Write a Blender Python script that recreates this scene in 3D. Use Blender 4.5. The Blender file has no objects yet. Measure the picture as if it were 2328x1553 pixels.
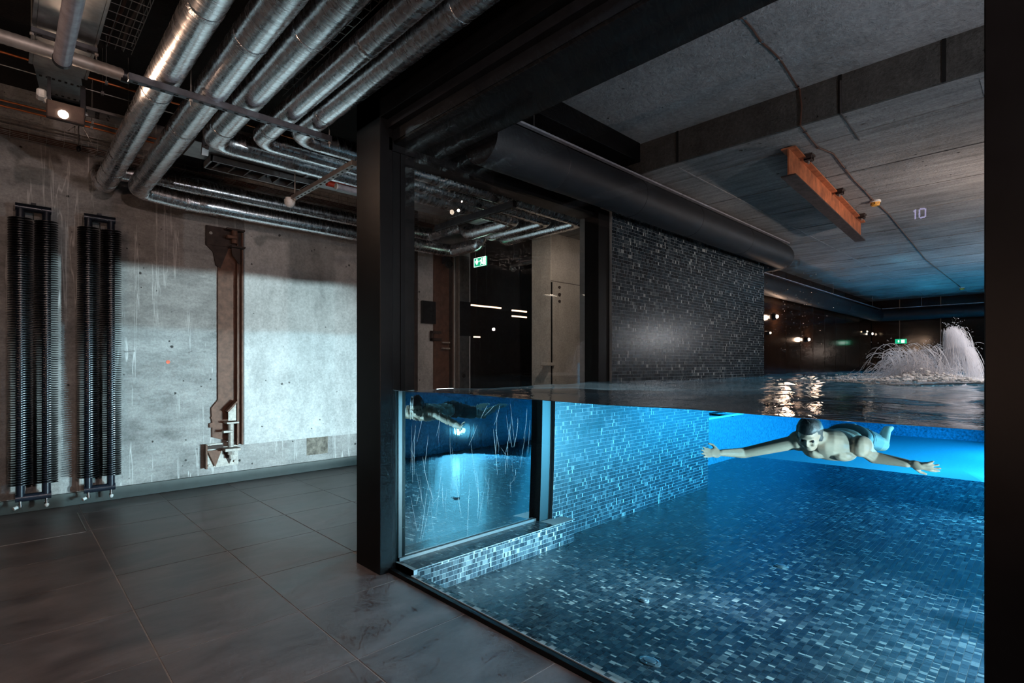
import bpy, bmesh, math, random
import numpy as np
from mathutils import Vector, Matrix, Quaternion

SC = bpy.context.scene
COL = SC.collection
rnd = random.Random(7)
PI = math.pi

# ------------------------------------------------------------------ camera
F_PX, HZ, CXP = 1197.746, 829.0, 1164.0
AZ = math.radians(46.0161)
FX, FY = math.cos(AZ), math.sin(AZ)
RX, RY = math.sin(AZ), -math.cos(AZ)
cam_d = bpy.data.cameras.new('camera')
cam = bpy.data.objects.new('camera', cam_d)
COL.objects.link(cam)
cam.location = (0, 0, 1.5)
cam.rotation_euler = (PI / 2, 0, AZ - PI / 2)
cam_d.sensor_width = 36
cam_d.lens = F_PX / 2328 * 36
cam_d.shift_y = (HZ - 776.5) / 2328
cam_d.clip_start = .05
SC.camera = cam

# ------------------------------------------------------------------ world, exposure, sampling
wd = bpy.data.worlds.new('world'); SC.world = wd
wd.use_nodes = True
wd.node_tree.nodes['Background'].inputs[0].default_value = (.5, .55, .6, 1)
wd.node_tree.nodes['Background'].inputs[1].default_value = .001
SC.view_settings.view_transform = 'Standard'
SC.view_settings.look = 'None'
SC.view_settings.exposure = 0
SC.view_settings.gamma = 1
SC.view_settings.use_curve_mapping = False
cy = SC.cycles
cy.use_denoising = True
cy.use_adaptive_sampling = True
cy.adaptive_threshold = .075
cy.adaptive_min_samples = 12
cy.max_bounces = 8
cy.diffuse_bounces = 2
cy.glossy_bounces = 3
cy.transmission_bounces = 6
cy.transparent_max_bounces = 10
cy.volume_bounces = 0
cy.caustics_reflective = False
cy.caustics_refractive = True
cy.sample_clamp_indirect = 4
cy.blur_glossy = .5

# levels of the place
ZW = 1.31        # water surface
ZF = -.14        # pool floor
XG = 2.03        # front glass
YW = 3.27        # mosaic wall face
YS = 3.36        # side glass

# ------------------------------------------------------------------ lights
def lamp(name, kind, loc, power, color, target=None, size=.05, spot=None, blend=.5, size_y=None):
    d = bpy.data.lights.new(name, kind)
    d.energy = power; d.color = color
    if kind == 'AREA':
        d.shape = 'RECTANGLE'; d.size = size; d.size_y = size_y or size
    else:
        d.shadow_soft_size = size
    if kind == 'SPOT':
        d.spot_size = math.radians(spot); d.spot_blend = blend
    o = bpy.data.objects.new(name, d); COL.objects.link(o)
    o.location = loc
    if target is not None:
        o.rotation_euler = (Vector(target) - Vector(loc)).to_track_quat('-Z', 'Y').to_euler()
    return o

WINL = (.92, .79, .76)
POOL_LAMPS = [  # x, y offset from the opposite wall, z, power, colour, cone, target, size, label
    (4.92, 1.02, .12, 3900, WINL, 38, (3.5, 3.3, .62), .05, 'floor standing underwater lamp aimed at the side window'),
    (5.22, 1.02, .84, 1700, WINL, 40, (3.5, 3.3, .30), .30, 'added upper lamp head lighting the corridor floor through the side window'),  # added head, only there to brighten the corridor floor
    (4.6, .12, .60, 1700, (.84, .93, 1.0), 100, (4.4, .35, -.14), .05, 'round underwater lamp nearest the front window'),
    (9.3, .12, .26, 4200, (.46, .84, 1.0), 96, (7.4, 1.6, -.14), .05, 'round blue underwater lamp midway along the long wall'),
    (12.4, .12, .55, 4600, (.12, .68, 1.0), 130, (12.2, 1.0, -.14), .05, 'second blue underwater lamp from the far end'),
    (16.2, .12, .55, 5000, (.07, .62, 1.0), 130, (16.0, 1.2, -.14), .05, 'round blue underwater lamp nearest the far end'),
]
YO = -1.2        # opposite pool wall
for (x, dy, z, p, c, cone, tg, sz, lb) in POOL_LAMPS:
    lamp('pool_light_beam', 'SPOT', (x, YO + dy, z), p, c, tg, sz, cone, .5)

WARM = (1.0, .64, .44)
# flood lamp seen under the duct, then unseen spots added to brighten the corridor
lamp('flood_beam', 'SPOT', (.30, 4.78, 3.27), 45, WARM, (.2, 2.2, 0), .015, 150, .4)
lamp('flood_glow', 'POINT', (.30, 4.72, 3.36), 1.2, WARM, None, .01)
lamp('corridor_spot_fill', 'SPOT', (-1.6, .25, 3.2), 100, (1, .75, .60), (1.2, 6.0, 1.4), .06, 120, .6)
lamp('corridor_spot_fill', 'SPOT', (.6, -1.8, 2.9), 270, (1, .77, .72), (1.0, 2.6, 1.0), .06, 130, .8)
lamp('corridor_wash_fill', 'SPOT', (-2.6, .2, 1.3), 160, (1, .60, .42), (1.2, 3.0, 3.5), .05, 110, .9)  # added for warm light on the left undersides of the pipes
lamp('corridor_spot_fill', 'SPOT', (5.0, 3.95, 3.0), 45, (1, .80, .64), (6.3, 5.3, 1.9), .05, 110, .8)  # added, unseen, to light the front of the pillar
# unseen fill lamps added over the pool for ceiling, mosaic wall, splash and pipes
lamp('hall_uplight_fill', 'SPOT', (7.0, -1.0, 2.2), 240, (1.0, .78, .66), (8.2, 1.2, 3.45), .03, 160, 1)
lamp('hall_uplight_fill', 'SPOT', (12.5, -1.0, 2.2), 170, (.97, .96, 1.0), (12, 1.6, 3.45), .03, 160, 1)
lamp('hall_uplight_fill', 'SPOT', (3.4, -1.0, 2.3), 75, (.95, .93, 1.0), (3.6, 1.0, 3.75), .03, 160, 1)
lamp('hall_wall_fill', 'SPOT', (6.6, -1.0, 2.7), 55, (1.0, .76, .68), (6.8, 3.27, 2.3), .05, 76, .9)  # added to lift the mosaic wall above the water
lamp('hall_splash_fill', 'SPOT', (8.8, -1.0, 3.3), 300, (.92, .94, 1.0), (7.8, 1.0, 1.3), .06, 46, .7)  # added to whiten the splash and foam
lamp('hall_pipe_fill', 'SPOT', (3.1, -1.05, 1.75), 150, (.78, .93, 1.0), (1.3, 3.4, 3.2), .03, 60, .9)  # added in place of the pool glow on the corridor pipes

# ------------------------------------------------------------------ pixel helpers (directions only)
def ray(u, v):
    p = (u - CXP) / F_PX; q = (HZ - v) / F_PX
    return Vector((FX + p * RX, FY + p * RY, q))
def onz(u, v, z): d = ray(u, v); return Vector((0, 0, 1.5)) + d * ((z - 1.5) / d.z)
def ony(u, v, y): d = ray(u, v); return Vector((0, 0, 1.5)) + d * (y / d.y)
def onx(u, v, x): d = ray(u, v); return Vector((0, 0, 1.5)) + d * (x / d.x)

# ------------------------------------------------------------------ material helpers
MATS = {}
class NT:
    def __init__(s, name):
        s.m = bpy.data.materials.new(name); s.m.use_nodes = True
        s.t = s.m.node_tree; s.n = s.t.nodes; s.l = s.t.links
        s.b = s.n['Principled BSDF']; s.out = s.n['Material Output']
        MATS[name] = s.m
    def node(s, t, **kw):
        n = s.n.new(t)
        for k, v in kw.items():
            if k[0] == '_': n.inputs[k[1:]].default_value = v
            else: setattr(n, k, v)
        return n
    def link(s, a, b): s.l.new(a, b)
    def coord(s, scale=(1, 1, 1), kind='Object'):
        if kind == 'World':
            g = s.node('ShaderNodeNewGeometry'); src = g.outputs['Position']
        else:
            src = s.node('ShaderNodeTexCoord').outputs[kind]
        mp = s.node('ShaderNodeMapping'); mp.inputs['Scale'].default_value = scale
        s.link(src, mp.inputs['Vector']); return mp.outputs[0]
    def noise(s, co, scale, detail=6, rough=.6, dist=0):
        n = s.node('ShaderNodeTexNoise', _Scale=scale, _Detail=detail, _Roughness=rough, _Distortion=dist)
        s.link(co, n.inputs['Vector']); return n.outputs['Fac']
    def ramp(s, fac, stops):
        r = s.node('ShaderNodeValToRGB'); e = r.color_ramp.elements
        while len(e) < len(stops): e.new(.5)
        for el, (p, c) in zip(e, stops):
            el.position = p; el.color = c if len(c) == 4 else (*c, 1)
        s.link(fac, r.inputs[0]); return r.outputs[0]
    def mix(s, fac, a, b, mode='MIX'):
        n = s.node('ShaderNodeMix', data_type='RGBA', blend_type=mode)
        for sock, val in ((n.inputs[0], fac), (n.inputs[6], a), (n.inputs[7], b)):
            if hasattr(val, 'is_linked'): s.link(val, sock)
            elif isinstance(val, (int, float)): sock.default_value = val
            else: sock.default_value = val if len(val) == 4 else (*val, 1)
        return n.outputs[2]
    def bump(s, h, strength=.3, dist=.01, normal=None):
        n = s.node('ShaderNodeBump', _Strength=strength, _Distance=dist)
        s.link(h, n.inputs['Height'])
        if normal is not None: s.link(normal, n.inputs['Normal'])
        s.link(n.outputs[0], s.b.inputs['Normal']); return n.outputs[0]
    def base(s, v):
        if hasattr(v, 'is_linked'): s.link(v, s.b.inputs['Base Color'])
        else: s.b.inputs['Base Color'].default_value = (*v, 1)
    def set(s, **kw):
        for k, v in kw.items():
            i = s.b.inputs[k.replace('_', ' ')]
            if hasattr(v, 'is_linked'): s.link(v, i)
            else: i.default_value = v

def plain(name, col, rough=.5, metal=0, bumpy=0, vary=.25, scale=20, spec=.5):
    t = NT(name); co = t.coord()
    f = t.noise(co, scale, 5)
    lo = tuple(c * (1 - vary) for c in col); hi = tuple(min(1, c * (1 + vary)) for c in col)
    t.base(t.ramp(f, [(.3, lo), (.7, hi)]))
    t.set(Roughness=rough, Metallic=metal, Specular_IOR_Level=spec)
    if bumpy: t.bump(f, bumpy, .005)
    return t.m

def emit(name, col, s):
    t = NT(name); t.base((.02, .02, .02)); t.set(Emission_Strength=s)
    t.b.inputs['Emission Color'].default_value = (*col, 1); return t.m

def concrete(name, a, b, streak=(1, 1, 1), pits=1.0, rough=.85, drip=None, bumps=.5, fine=1.0):
    t = NT(name); w = t.coord((1, 1, 1), 'World'); ws = t.coord(streak, 'World')
    n1 = t.noise(w, .9, 8, .65); n2 = t.noise(ws, 5, 8, .7); n3 = t.noise(w, 40 * fine, 4, .7)
    m = t.node('ShaderNodeMath', operation='MULTIPLY_ADD'); t.link(n2, m.inputs[0]); m.inputs[1].default_value = .6
    m2 = t.node('ShaderNodeMath', operation='MULTIPLY'); t.link(n1, m2.inputs[0]); m2.inputs[1].default_value = .5
    t.link(m2.outputs[0], m.inputs[2])
    c = t.ramp(m.outputs[0], [(.38, a), (.66, b)])
    v = t.node('ShaderNodeTexVoronoi', _Scale=9.0); t.link(w, v.inputs['Vector'])
    n4 = t.noise(w, 3.1, 6, .7)
    mm = t.node('ShaderNodeMath', operation='ADD'); t.link(v.outputs['Distance'], mm.inputs[0]); t.link(n4, mm.inputs[1])
    pit = t.ramp(mm.outputs[0], [(.43 + .04 * pits, (0, 0, 0)), (.50 + .04 * pits, (1, 1, 1))])
    dark = tuple(x * .35 for x in a)
    pf = t.node('ShaderNodeMath', operation='SUBTRACT'); pf.inputs[0].default_value = 1; t.link(pit, pf.inputs[1])
    pm = t.node('ShaderNodeMath', operation='MULTIPLY'); t.link(pf.outputs[0], pm.inputs[0]); pm.inputs[1].default_value = .8 * pits
    c = t.mix(pm.outputs[0], c, dark)
    c = t.mix(.35, c, t.ramp(n3, [(.3, (.25, .25, .25)), (.7, (.85, .85, .85))]), 'OVERLAY')
    if drip:
        wd_ = t.coord((9, 9, .5), 'World'); nd = t.noise(wd_, 1.7, 3, .5, .5); nm = t.noise(t.coord((1.2, 1.2, .9), 'World'), 1.3, 3)
        df = t.ramp(nd, [(.585, (0, 0, 0)), (.615, (.9, .9, .9)), (.645, (0, 0, 0))])
        df = t.mix(1.0, df, t.ramp(nm, [(.40, (0, 0, 0)), (.50, (1, 1, 1))]), 'MULTIPLY')
        c = t.mix(df, c, drip)
    t.base(c); t.set(Roughness=rough, Specular_IOR_Level=.3)
    hm = t.node('ShaderNodeMath', operation='ADD'); t.link(n3, hm.inputs[0]); t.link(n2, hm.inputs[1])
    h2 = t.node('ShaderNodeMath', operation='ADD'); t.link(hm.outputs[0], h2.inputs[0]); t.link(pit, h2.inputs[1])
    t.bump(h2.outputs[0], bumps, .012)
    return t.m

concrete('wall_concrete', (.14, .138, .135), (.38, .37, .36), (.6, 1, 1.5), 1.5, .9, (.62, .61, .60))
concrete('ceiling_concrete', (.12, .118, .118), (.36, .35, .345), (2.6, .30, 1), 1.0, .9, None, 1.0)
concrete('slab_concrete', (.20, .20, .20), (.36, .35, .35), (1, 1, 1), .8, .95, None, 1.0, .6)
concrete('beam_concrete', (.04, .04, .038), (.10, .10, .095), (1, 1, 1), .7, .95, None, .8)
concrete('pillar_concrete', (.34, .32, .29), (.50, .47, .43), (1, 1, .6), .6, .9, None, .3)
concrete('plaster_white', (.31, .315, .31), (.58, .58, .57), (1, 1, .5), 1.25, .8, None, .25)
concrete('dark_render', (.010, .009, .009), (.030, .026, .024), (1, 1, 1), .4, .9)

plain('black_steel', (.003, .0032, .0038), .40, .0, 0, .3, 8, .18)
plain('dark_steel', (.020, .022, .027), .35, .6, 0, .3, 12)
plain('radiator_black', (.004, .0045, .006), .25, .0, 0, .2, 6, .6)
plain('header_blue_black', (.014, .018, .028), .25, .3, 0, .2, 6, .6)
plain('chrome', (.75, .75, .76), .15, 1.0)
plain('white_plastic', (.75, .75, .73), .4)
plain('galvanised', (.30, .30, .30), .38, .9, .05, .25, 14)
plain('channel_grey', (.10, .105, .12), .42, .8, 0, .3, 16)
plain('channel_pale', (.33, .30, .28), .5, .5, 0, .2, 16)
plain('slot_black', (.002, .002, .002), .9)
plain('rust_brown', (.135, .066, .044), .7, .1, .3, .35, 14)
plain('rust_dark', (.045, .030, .026), .8, .1, .3, .4, 14)
plain('bolt_grey', (.36, .33, .30), .6, .3, .1, .3, 30)
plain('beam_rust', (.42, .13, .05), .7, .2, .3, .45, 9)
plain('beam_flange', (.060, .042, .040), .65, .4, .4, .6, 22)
plain('duct_black', (.014, .016, .020), .55, .1, .5, .3, 5)
plain('led_profile', (.42, .41, .45), .45, .3)
plain('copper', (.46, .14, .05), .4, .8, 0, .3, 6)
plain('wire_steel', (.40, .38, .36), .4, .9)
plain('cable_brown', (.10, .045, .030), .7)
plain('cable_dark', (.05, .045, .045), .7)
plain('baseboard_green', (.050, .060, .056), .55, 0, .1, .15, 6)
plain('grout_grey', (.30, .28, .27), .8)
plain('hatch_metal', (.35, .34, .34), .35, .8)
plain('detector_yellow', (.75, .36, .05), .45)
plain('smoked_panel', (.020, .010, .006), .12, .0, 0, .3, 3, .6)
plain('joint_pale', (.20, .16, .13), .4, .5)
plain('foam_white', (.85, .88, .92), .5)
plain('rubber_dark', (.010, .012, .016), .6)
plain('lens_dark', (.01, .01, .012), .15)
plain('tube_diffuser', (.42, .42, .48), .25)
plain('red_paint', (.55, .05, .02), .5)
plain('drain_steel', (.16, .22, .26), .3, .6)
plain('patch_mortar', (.17, .15, .125), .9, 0, .4, .6, 18)
plain('marker_orange', (.75, .12, .05), .6)
emit('lamp_glow', (1.0, .80, .62), 16)
emit('lamp_glow_small', (1.0, .72, .45), 8)
emit('bar_glow', (1.0, .62, .40), 3.0)
emit('pool_lens', (.80, .95, 1.0), 40)
emit('led_violet', (.62, .55, 1.0), 9)
emit('sign_green', (.01, .55, .26), 1.0)
emit('sign_white', (.85, 1.0, .92), 2.2)
emit('rail_glow', (.10, .75, 1.0), 2.0)

# foil round the pipes
def foil(name, tint, crinkle, attr=True):
    t = NT(name)
    if attr:
        at = t.node('ShaderNodeAttribute', attribute_name='along'); mp = t.node('ShaderNodeMapping'); t.link(at.outputs['Vector'], mp.inputs['Vector']); co = mp.outputs[0]
        mp2 = t.node('ShaderNodeMapping'); mp2.inputs['Scale'].default_value = (9, 9, 42); t.link(at.outputs['Vector'], mp2.inputs['Vector']); cf = mp2.outputs[0]
    else: co = t.coord(); cf = t.coord((70, 70, 70))
    n1 = t.noise(cf, 1.0, 3, .6, .6); n2 = t.noise(co, 11, 4, .55, .3)
    t.base(t.ramp(n2, [(.3, tuple(c * .80 for c in tint)), (.7, tint)]))
    t.set(Metallic=1.0, Roughness=t.ramp(n1, [(.3, (.20,) * 3), (.8, (.36,) * 3)]))
    a = t.node('ShaderNodeMath', operation='MULTIPLY_ADD'); t.link(n2, a.inputs[0]); a.inputs[1].default_value = 1.5; t.link(n1, a.inputs[2])
    t.bump(a.outputs[0], crinkle, .007)
foil('foil', (.84, .84, .86), .17)
foil('foil_tape', (.78, .78, .80), .5, False)

# floor tile stone: each tile shifts a little
t = NT('floor_tile_stone')
w = t.coord((1, 2.2, 1), 'World'); oi = t.node('ShaderNodeObjectInfo')
n1 = t.noise(w, 1.6, 8, .6, .4); n2 = t.noise(w, 30, 4, .6)
c = t.ramp(n1, [(.34, (.066, .054, .056)), (.66, (.165, .142, .144))])
r = t.ramp(oi.outputs['Random'], [(0, (.86,) * 3), (1, (1.1,) * 3)])
t.base(t.mix(1.0, c, r, 'MULTIPLY'))
t.set(Roughness=t.ramp(n1, [(.3, (.36,) * 3), (.8, (.50,) * 3)]), Specular_IOR_Level=.5)
t.bump(n2, .06, .01)

# mosaic: tone comes from the piece itself
def mosaic(name, stops, rough):
    t = NT(name); at = t.node('ShaderNodeAttribute', attribute_name='tone')
    w = t.coord((1, 1, 1), 'World'); n = t.noise(w, 90, 3)
    c = t.ramp(at.outputs['Fac'], stops)
    c = t.mix(.25, c, t.ramp(n, [(.3, (.3,) * 3), (.7, (.75,) * 3)]), 'OVERLAY')
    t.base(c); t.set(Roughness=rough, Specular_IOR_Level=.28)
TONES = [(0, (.004, .008, .013)), (.40, (.012, .022, .032)), (.70, (.030, .046, .058)), (.88, (.075, .098, .108)), (1, (.34, .38, .38))]
mosaic('mosaic_glass', TONES, .26)
plain('mosaic_grout', (.26, .29, .31), .8, 0, 0, .1, 30)
plain('mosaic_far', (.11, .16, .20), .4, 0, 0, .6, 24)

# clear panes (thin): Fresnel mirror over straight transmission
def pane(name, ior, tint, rough=0.0):
    t = NT(name); t.n.remove(t.b)
    # reflectance of a water boundary met from below: total beyond the critical angle
    fr = t.node('ShaderNodeLayerWeight', _Blend=.5); gl = t.node('ShaderNodeBsdfGlossy', _Roughness=rough)
    rp = t.ramp(fr.outputs['Facing'], [(0, (.02,) * 3), (.20, (.04,) * 3), (.28, (.10,) * 3), (.325, (.35,) * 3), (.342, (1,) * 3)])
    tr = t.node('ShaderNodeBsdfTransparent'); tr.inputs[0].default_value = (*tint, 1)
    mx = t.node('ShaderNodeMixShader')
    t.link(rp, mx.inputs[0]); t.link(tr.outputs[0], mx.inputs[1]); t.link(gl.outputs[0], mx.inputs[2])
    t.link(mx.outputs[0], t.out.inputs['Surface'])
    return t, fr, gl
def thin_pane(name, f0, tint):
    t = NT(name); t.n.remove(t.b)
    lw = t.node('ShaderNodeLayerWeight', _Blend=.5)
    pw = t.node('ShaderNodeMath', operation='POWER'); t.link(lw.outputs['Facing'], pw.inputs[0]); pw.inputs[1].default_value = 5
    ma = t.node('ShaderNodeMath', operation='MULTIPLY_ADD'); t.link(pw.outputs[0], ma.inputs[0]); ma.inputs[1].default_value = 1 - f0; ma.inputs[2].default_value = f0
    gl = t.node('ShaderNodeBsdfGlossy', _Roughness=0.0); tr = t.node('ShaderNodeBsdfTransparent'); tr.inputs[0].default_value = (*tint, 1)
    mx = t.node('ShaderNodeMixShader'); t.link(ma.outputs[0], mx.inputs[0]); t.link(tr.outputs[0], mx.inputs[1]); t.link(gl.outputs[0], mx.inputs[2])
    t.link(mx.outputs[0], t.out.inputs['Surface'])
thin_pane('pane_glass', .05, (.97, .985, .99))
def water_volume(t):
    v = t.node('ShaderNodeVolumeAbsorption'); v.inputs['Color'].default_value = (0, .70, .86, 1); v.inputs['Density'].default_value = .17
    t.link(v.outputs[0], t.out.inputs['Volume'])
t, fr, gl = pane('water_top', 1.333, (1, 1, 1), .03)
w = t.coord((1, 1, 1), 'World')
wn = t.noise(w, 5.5, 5, .55, .5)
bp = t.node('ShaderNodeBump', _Strength=.30, _Distance=.03); t.link(wn, bp.inputs['Height'])
t.link(bp.outputs[0], gl.inputs['Normal']); t.link(bp.outputs[0], fr.inputs['Normal'])
mx0 = t.out.inputs['Surface'].links[0].from_socket
df = t.node('ShaderNodeBsdfDiffuse'); df.inputs[0].default_value = (.50, .62, .70, 1); tl = t.node('ShaderNodeBsdfTranslucent'); tl.inputs[0].default_value = (.50, .62, .70, 1)
m1 = t.node('ShaderNodeMixShader', _Fac=.5); t.link(df.outputs[0], m1.inputs[1]); t.link(tl.outputs[0], m1.inputs[2])
m2 = t.node('ShaderNodeMixShader', _Fac=.07); t.link(mx0, m2.inputs[1]); t.link(m1.outputs[0], m2.inputs[2]); t.link(m2.outputs[0], t.out.inputs['Surface'])
water_volume(t)
t, fr, gl = pane('water_side', 1.333, (1, 1, 1), .012)
w = t.coord((1, 1, .35), 'World'); wn = t.noise(w, 7, 3, .5, .8)
bp = t.node('ShaderNodeBump', _Strength=.05, _Distance=.01); t.link(wn, bp.inputs['Height']); t.link(bp.outputs[0], gl.inputs['Normal'])
water_volume(t)
t = NT('water_front'); t.n.remove(t.b)
g = t.node('ShaderNodeBsdfGlass', _IOR=1.333, _Roughness=0.0); t.link(g.outputs[0], t.out.inputs['Surface']); water_volume(t)
# spray: mostly see-through white
t = NT('spray'); t.n.remove(t.b)
d = t.node('ShaderNodeBsdfDiffuse'); d.inputs[0].default_value = (.85, .88, .94, 1)
tl = t.node('ShaderNodeBsdfTranslucent'); tl.inputs[0].default_value = (.85, .88, .94, 1)
tr = t.node('ShaderNodeBsdfTransparent')
m1 = t.node('ShaderNodeMixShader', _Fac=.5); m2 = t.node('ShaderNodeMixShader', _Fac=.62)
t.link(d.outputs[0], m1.inputs[1]); t.link(tl.outputs[0], m1.inputs[2])
t.link(m1.outputs[0], m2.inputs[1]); t.link(tr.outputs[0], m2.inputs[2]); t.link(m2.outputs[0], t.out.inputs['Surface'])
t = NT('scratch_haze'); t.n.remove(t.b)
d = t.node('ShaderNodeBsdfDiffuse'); d.inputs[0].default_value = (.8, .85, .9, 1); tr = t.node('ShaderNodeBsdfTransparent'); mx = t.node('ShaderNodeMixShader', _Fac=.82)
t.link(d.outputs[0], mx.inputs[1]); t.link(tr.outputs[0], mx.inputs[2]); t.link(mx.outputs[0], t.out.inputs['Surface'])
# skin, hair, cloth
t = NT('skin'); co = t.coord(); n = t.noise(co, 9, 5)
t.base(t.ramp(n, [(.3, (.42, .27, .19)), (.7, (.54, .37, .27))])); t.set(Roughness=.45); t.bump(n, .06, .01)
plain('hair_dark', (.012, .010, .010), .5, 0, .6, .4, 60)
plain('cloth_black', (.010, .011, .014), .7, 0, .2, .3, 40)

# ------------------------------------------------------------------ mesh helpers
class MB:
    def __init__(s): s.v = []; s.f = []
    def add(s, vs, fs):
        o = len(s.v); s.v += [tuple(x) for x in vs]; s.f += [tuple(i + o for i in f) for f in fs]; return s
    def box(s, a, b):
        (x0, y0, z0), (x1, y1, z1) = a, b
        return s.add([(x0, y0, z0), (x1, y0, z0), (x1, y1, z0), (x0, y1, z0), (x0, y0, z1), (x1, y0, z1), (x1, y1, z1), (x0, y1, z1)],
                     [(3, 2, 1, 0), (4, 5, 6, 7), (0, 1, 5, 4), (1, 2, 6, 5), (2, 3, 7, 6), (3, 0, 4, 7)])
    def bevbox(s, a, b, e):
        bm = bmesh.new(); m = MB().box(a, b)
        vs = [bm.verts.new(p) for p in m.v]
        for f in m.f: bm.faces.new([vs[i] for i in f])
        bmesh.ops.bevel(bm, geom=bm.edges[:], offset=e, segments=1, affect='EDGES')
        bm.verts.index_update()
        s.add([v.co for v in bm.verts], [[v.index for v in f.verts] for f in bm.faces]); bm.free(); return s
    def prism(s, poly, axis, a, b):
        n = len(poly)
        def P(p, t):
            return {'x': (t, p[0], p[1]), 'y': (p[0], t, p[1]), 'z': (p[0], p[1], t)}[axis]
        vs = [P(p, a) for p in poly] + [P(p, b) for p in poly]
        fs = [tuple(range(n - 1, -1, -1)), tuple(range(n, 2 * n))] + [(i, (i + 1) % n, (i + 1) % n + n, i + n) for i in range(n)]
        return s.add(vs, fs)
    def tube(s, path, rad, n=12, caps=True, wob=None):
        path = [Vector(p) for p in path]; k = len(path)
        rs = rad if isinstance(rad, (list, tuple)) else [rad] * k
        tang = []
        for i in range(k):
            d = path[min(i + 1, k - 1)] - path[max(i - 1, 0)]
            tang.append(d.normalized())
        up = Vector((0, 0, 1)) if abs(tang[0].z) < .9 else Vector((1, 0, 0))
        nx = tang[0].cross(up).normalized()
        vs = []
        for i in range(k):
            if i:
                q = tang[i - 1].rotation_difference(tang[i]); nx = q @ nx
                nx = (nx - tang[i] * nx.dot(tang[i])).normalized()
            ny = tang[i].cross(nx)
            for j in range(n):
                a = 2 * PI * j / n
                r = rs[i] * (1 + (wob(i, j) if wob else 0))
                vs.append(path[i] + nx * (math.cos(a) * r) + ny * (math.sin(a) * r))
        fs = [(i * n + j, i * n + (j + 1) % n, (i + 1) * n + (j + 1) % n, (i + 1) * n + j) for i in range(k - 1) for j in range(n)]
        if caps: fs += [tuple(range(n - 1, -1, -1)), tuple(range((k - 1) * n, k * n))]
        return s.add(vs, fs)
    def cyl(s, a, b, r, n=12, r2=None): return s.tube([a, b], [r, r2 if r2 is not None else r], n)
    def lathe(s, prof, origin=(0, 0, 0), axis='z', n=20):
        o = Vector(origin); vs = []
        for (r, h) in prof:
            for j in range(n):
                a = 2 * PI * j / n; c, q = math.cos(a) * r, math.sin(a) * r
                vs.append(o + {'z': Vector((c, q, h)), 'y': Vector((c, h, q)), 'x': Vector((h, c, q))}[axis])
        k = len(prof)
        fs = [(i * n + j, i * n + (j + 1) % n, (i + 1) * n + (j + 1) % n, (i + 1) * n + j) for i in range(k - 1) for j in range(n)]
        fs += [tuple(range(n - 1, -1, -1)), tuple(range((k - 1) * n, k * n))]
        return s.add(vs, fs)
    def ball(s, c, r, n=12, m=8, sq=(1, 1, 1), rot=None):
        vs = []; c = Vector(c)
        for i in range(m + 1):
            th = PI * i / m
            for j in range(n):
                ph = 2 * PI * j / n
                p = Vector((math.sin(th) * math.cos(ph) * r * sq[0], math.sin(th) * math.sin(ph) * r * sq[1], math.cos(th) * r * sq[2]))
                if rot is not None: p = rot @ p
                vs.append(c + p)
        fs = [(i * n + j, (i + 1) * n + j, (i + 1) * n + (j + 1) % n, i * n + (j + 1) % n) for i in range(m) for j in range(n)]
        return s.add(vs, fs)
    def mesh(s, name, mat, smooth=False):
        me = bpy.data.meshes.new(name); me.from_pydata(s.v, [], s.f); me.validate()
        bm = bmesh.new(); bm.from_mesh(me); bmesh.ops.remove_doubles(bm, verts=bm.verts, dist=1e-6)
        bmesh.ops.recalc_face_normals(bm, faces=bm.faces); bm.to_mesh(me); bm.free()
        if mat: me.materials.append(MATS[mat])
        if smooth:
            me.shade_smooth() if hasattr(me, 'shade_smooth') else None
            try: me.set_sharp_from_angle(angle=math.radians(40))
            except Exception: pass
        return me

def put(name, me, parent=None, label=None, cat=None, group=None, kind=None, loc=None):
    if isinstance(me, tuple): me = me[0].mesh(name, me[1], len(me) > 2 and me[2])
    o = bpy.data.objects.new(name, me); COL.objects.link(o)
    if loc is not None: o.location = loc
    if parent is not None: o.parent = parent
    if label: o['label'] = label
    if cat: o['category'] = cat
    if group: o['group'] = group
    if kind: o['kind'] = kind
    return o
def thing(name, loc, label, cat, group=None, kind=None):
    o = put(name, None, None, label, cat, group, kind, loc); o.empty_display_size = .1
    return o
def part(name, mb, mat, parent, smooth=False, label=None, kind=None):
    """mesh given in world coordinates, hung under a thing whose origin is elsewhere"""
    off = parent.matrix_basis.translation if parent.parent is None else parent.parent.matrix_basis.translation + parent.matrix_basis.translation
    mb.v = [(x - off.x, y - off.y, z - off.z) for x, y, z in mb.v]
    return put(name, mb.mesh(name, mat, smooth), parent, label, kind=kind)
def struct(name, mb, mat, label=None, cat=None, smooth=False):
    return put(name, (mb, mat, smooth), None, label, cat, None, 'structure')

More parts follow.
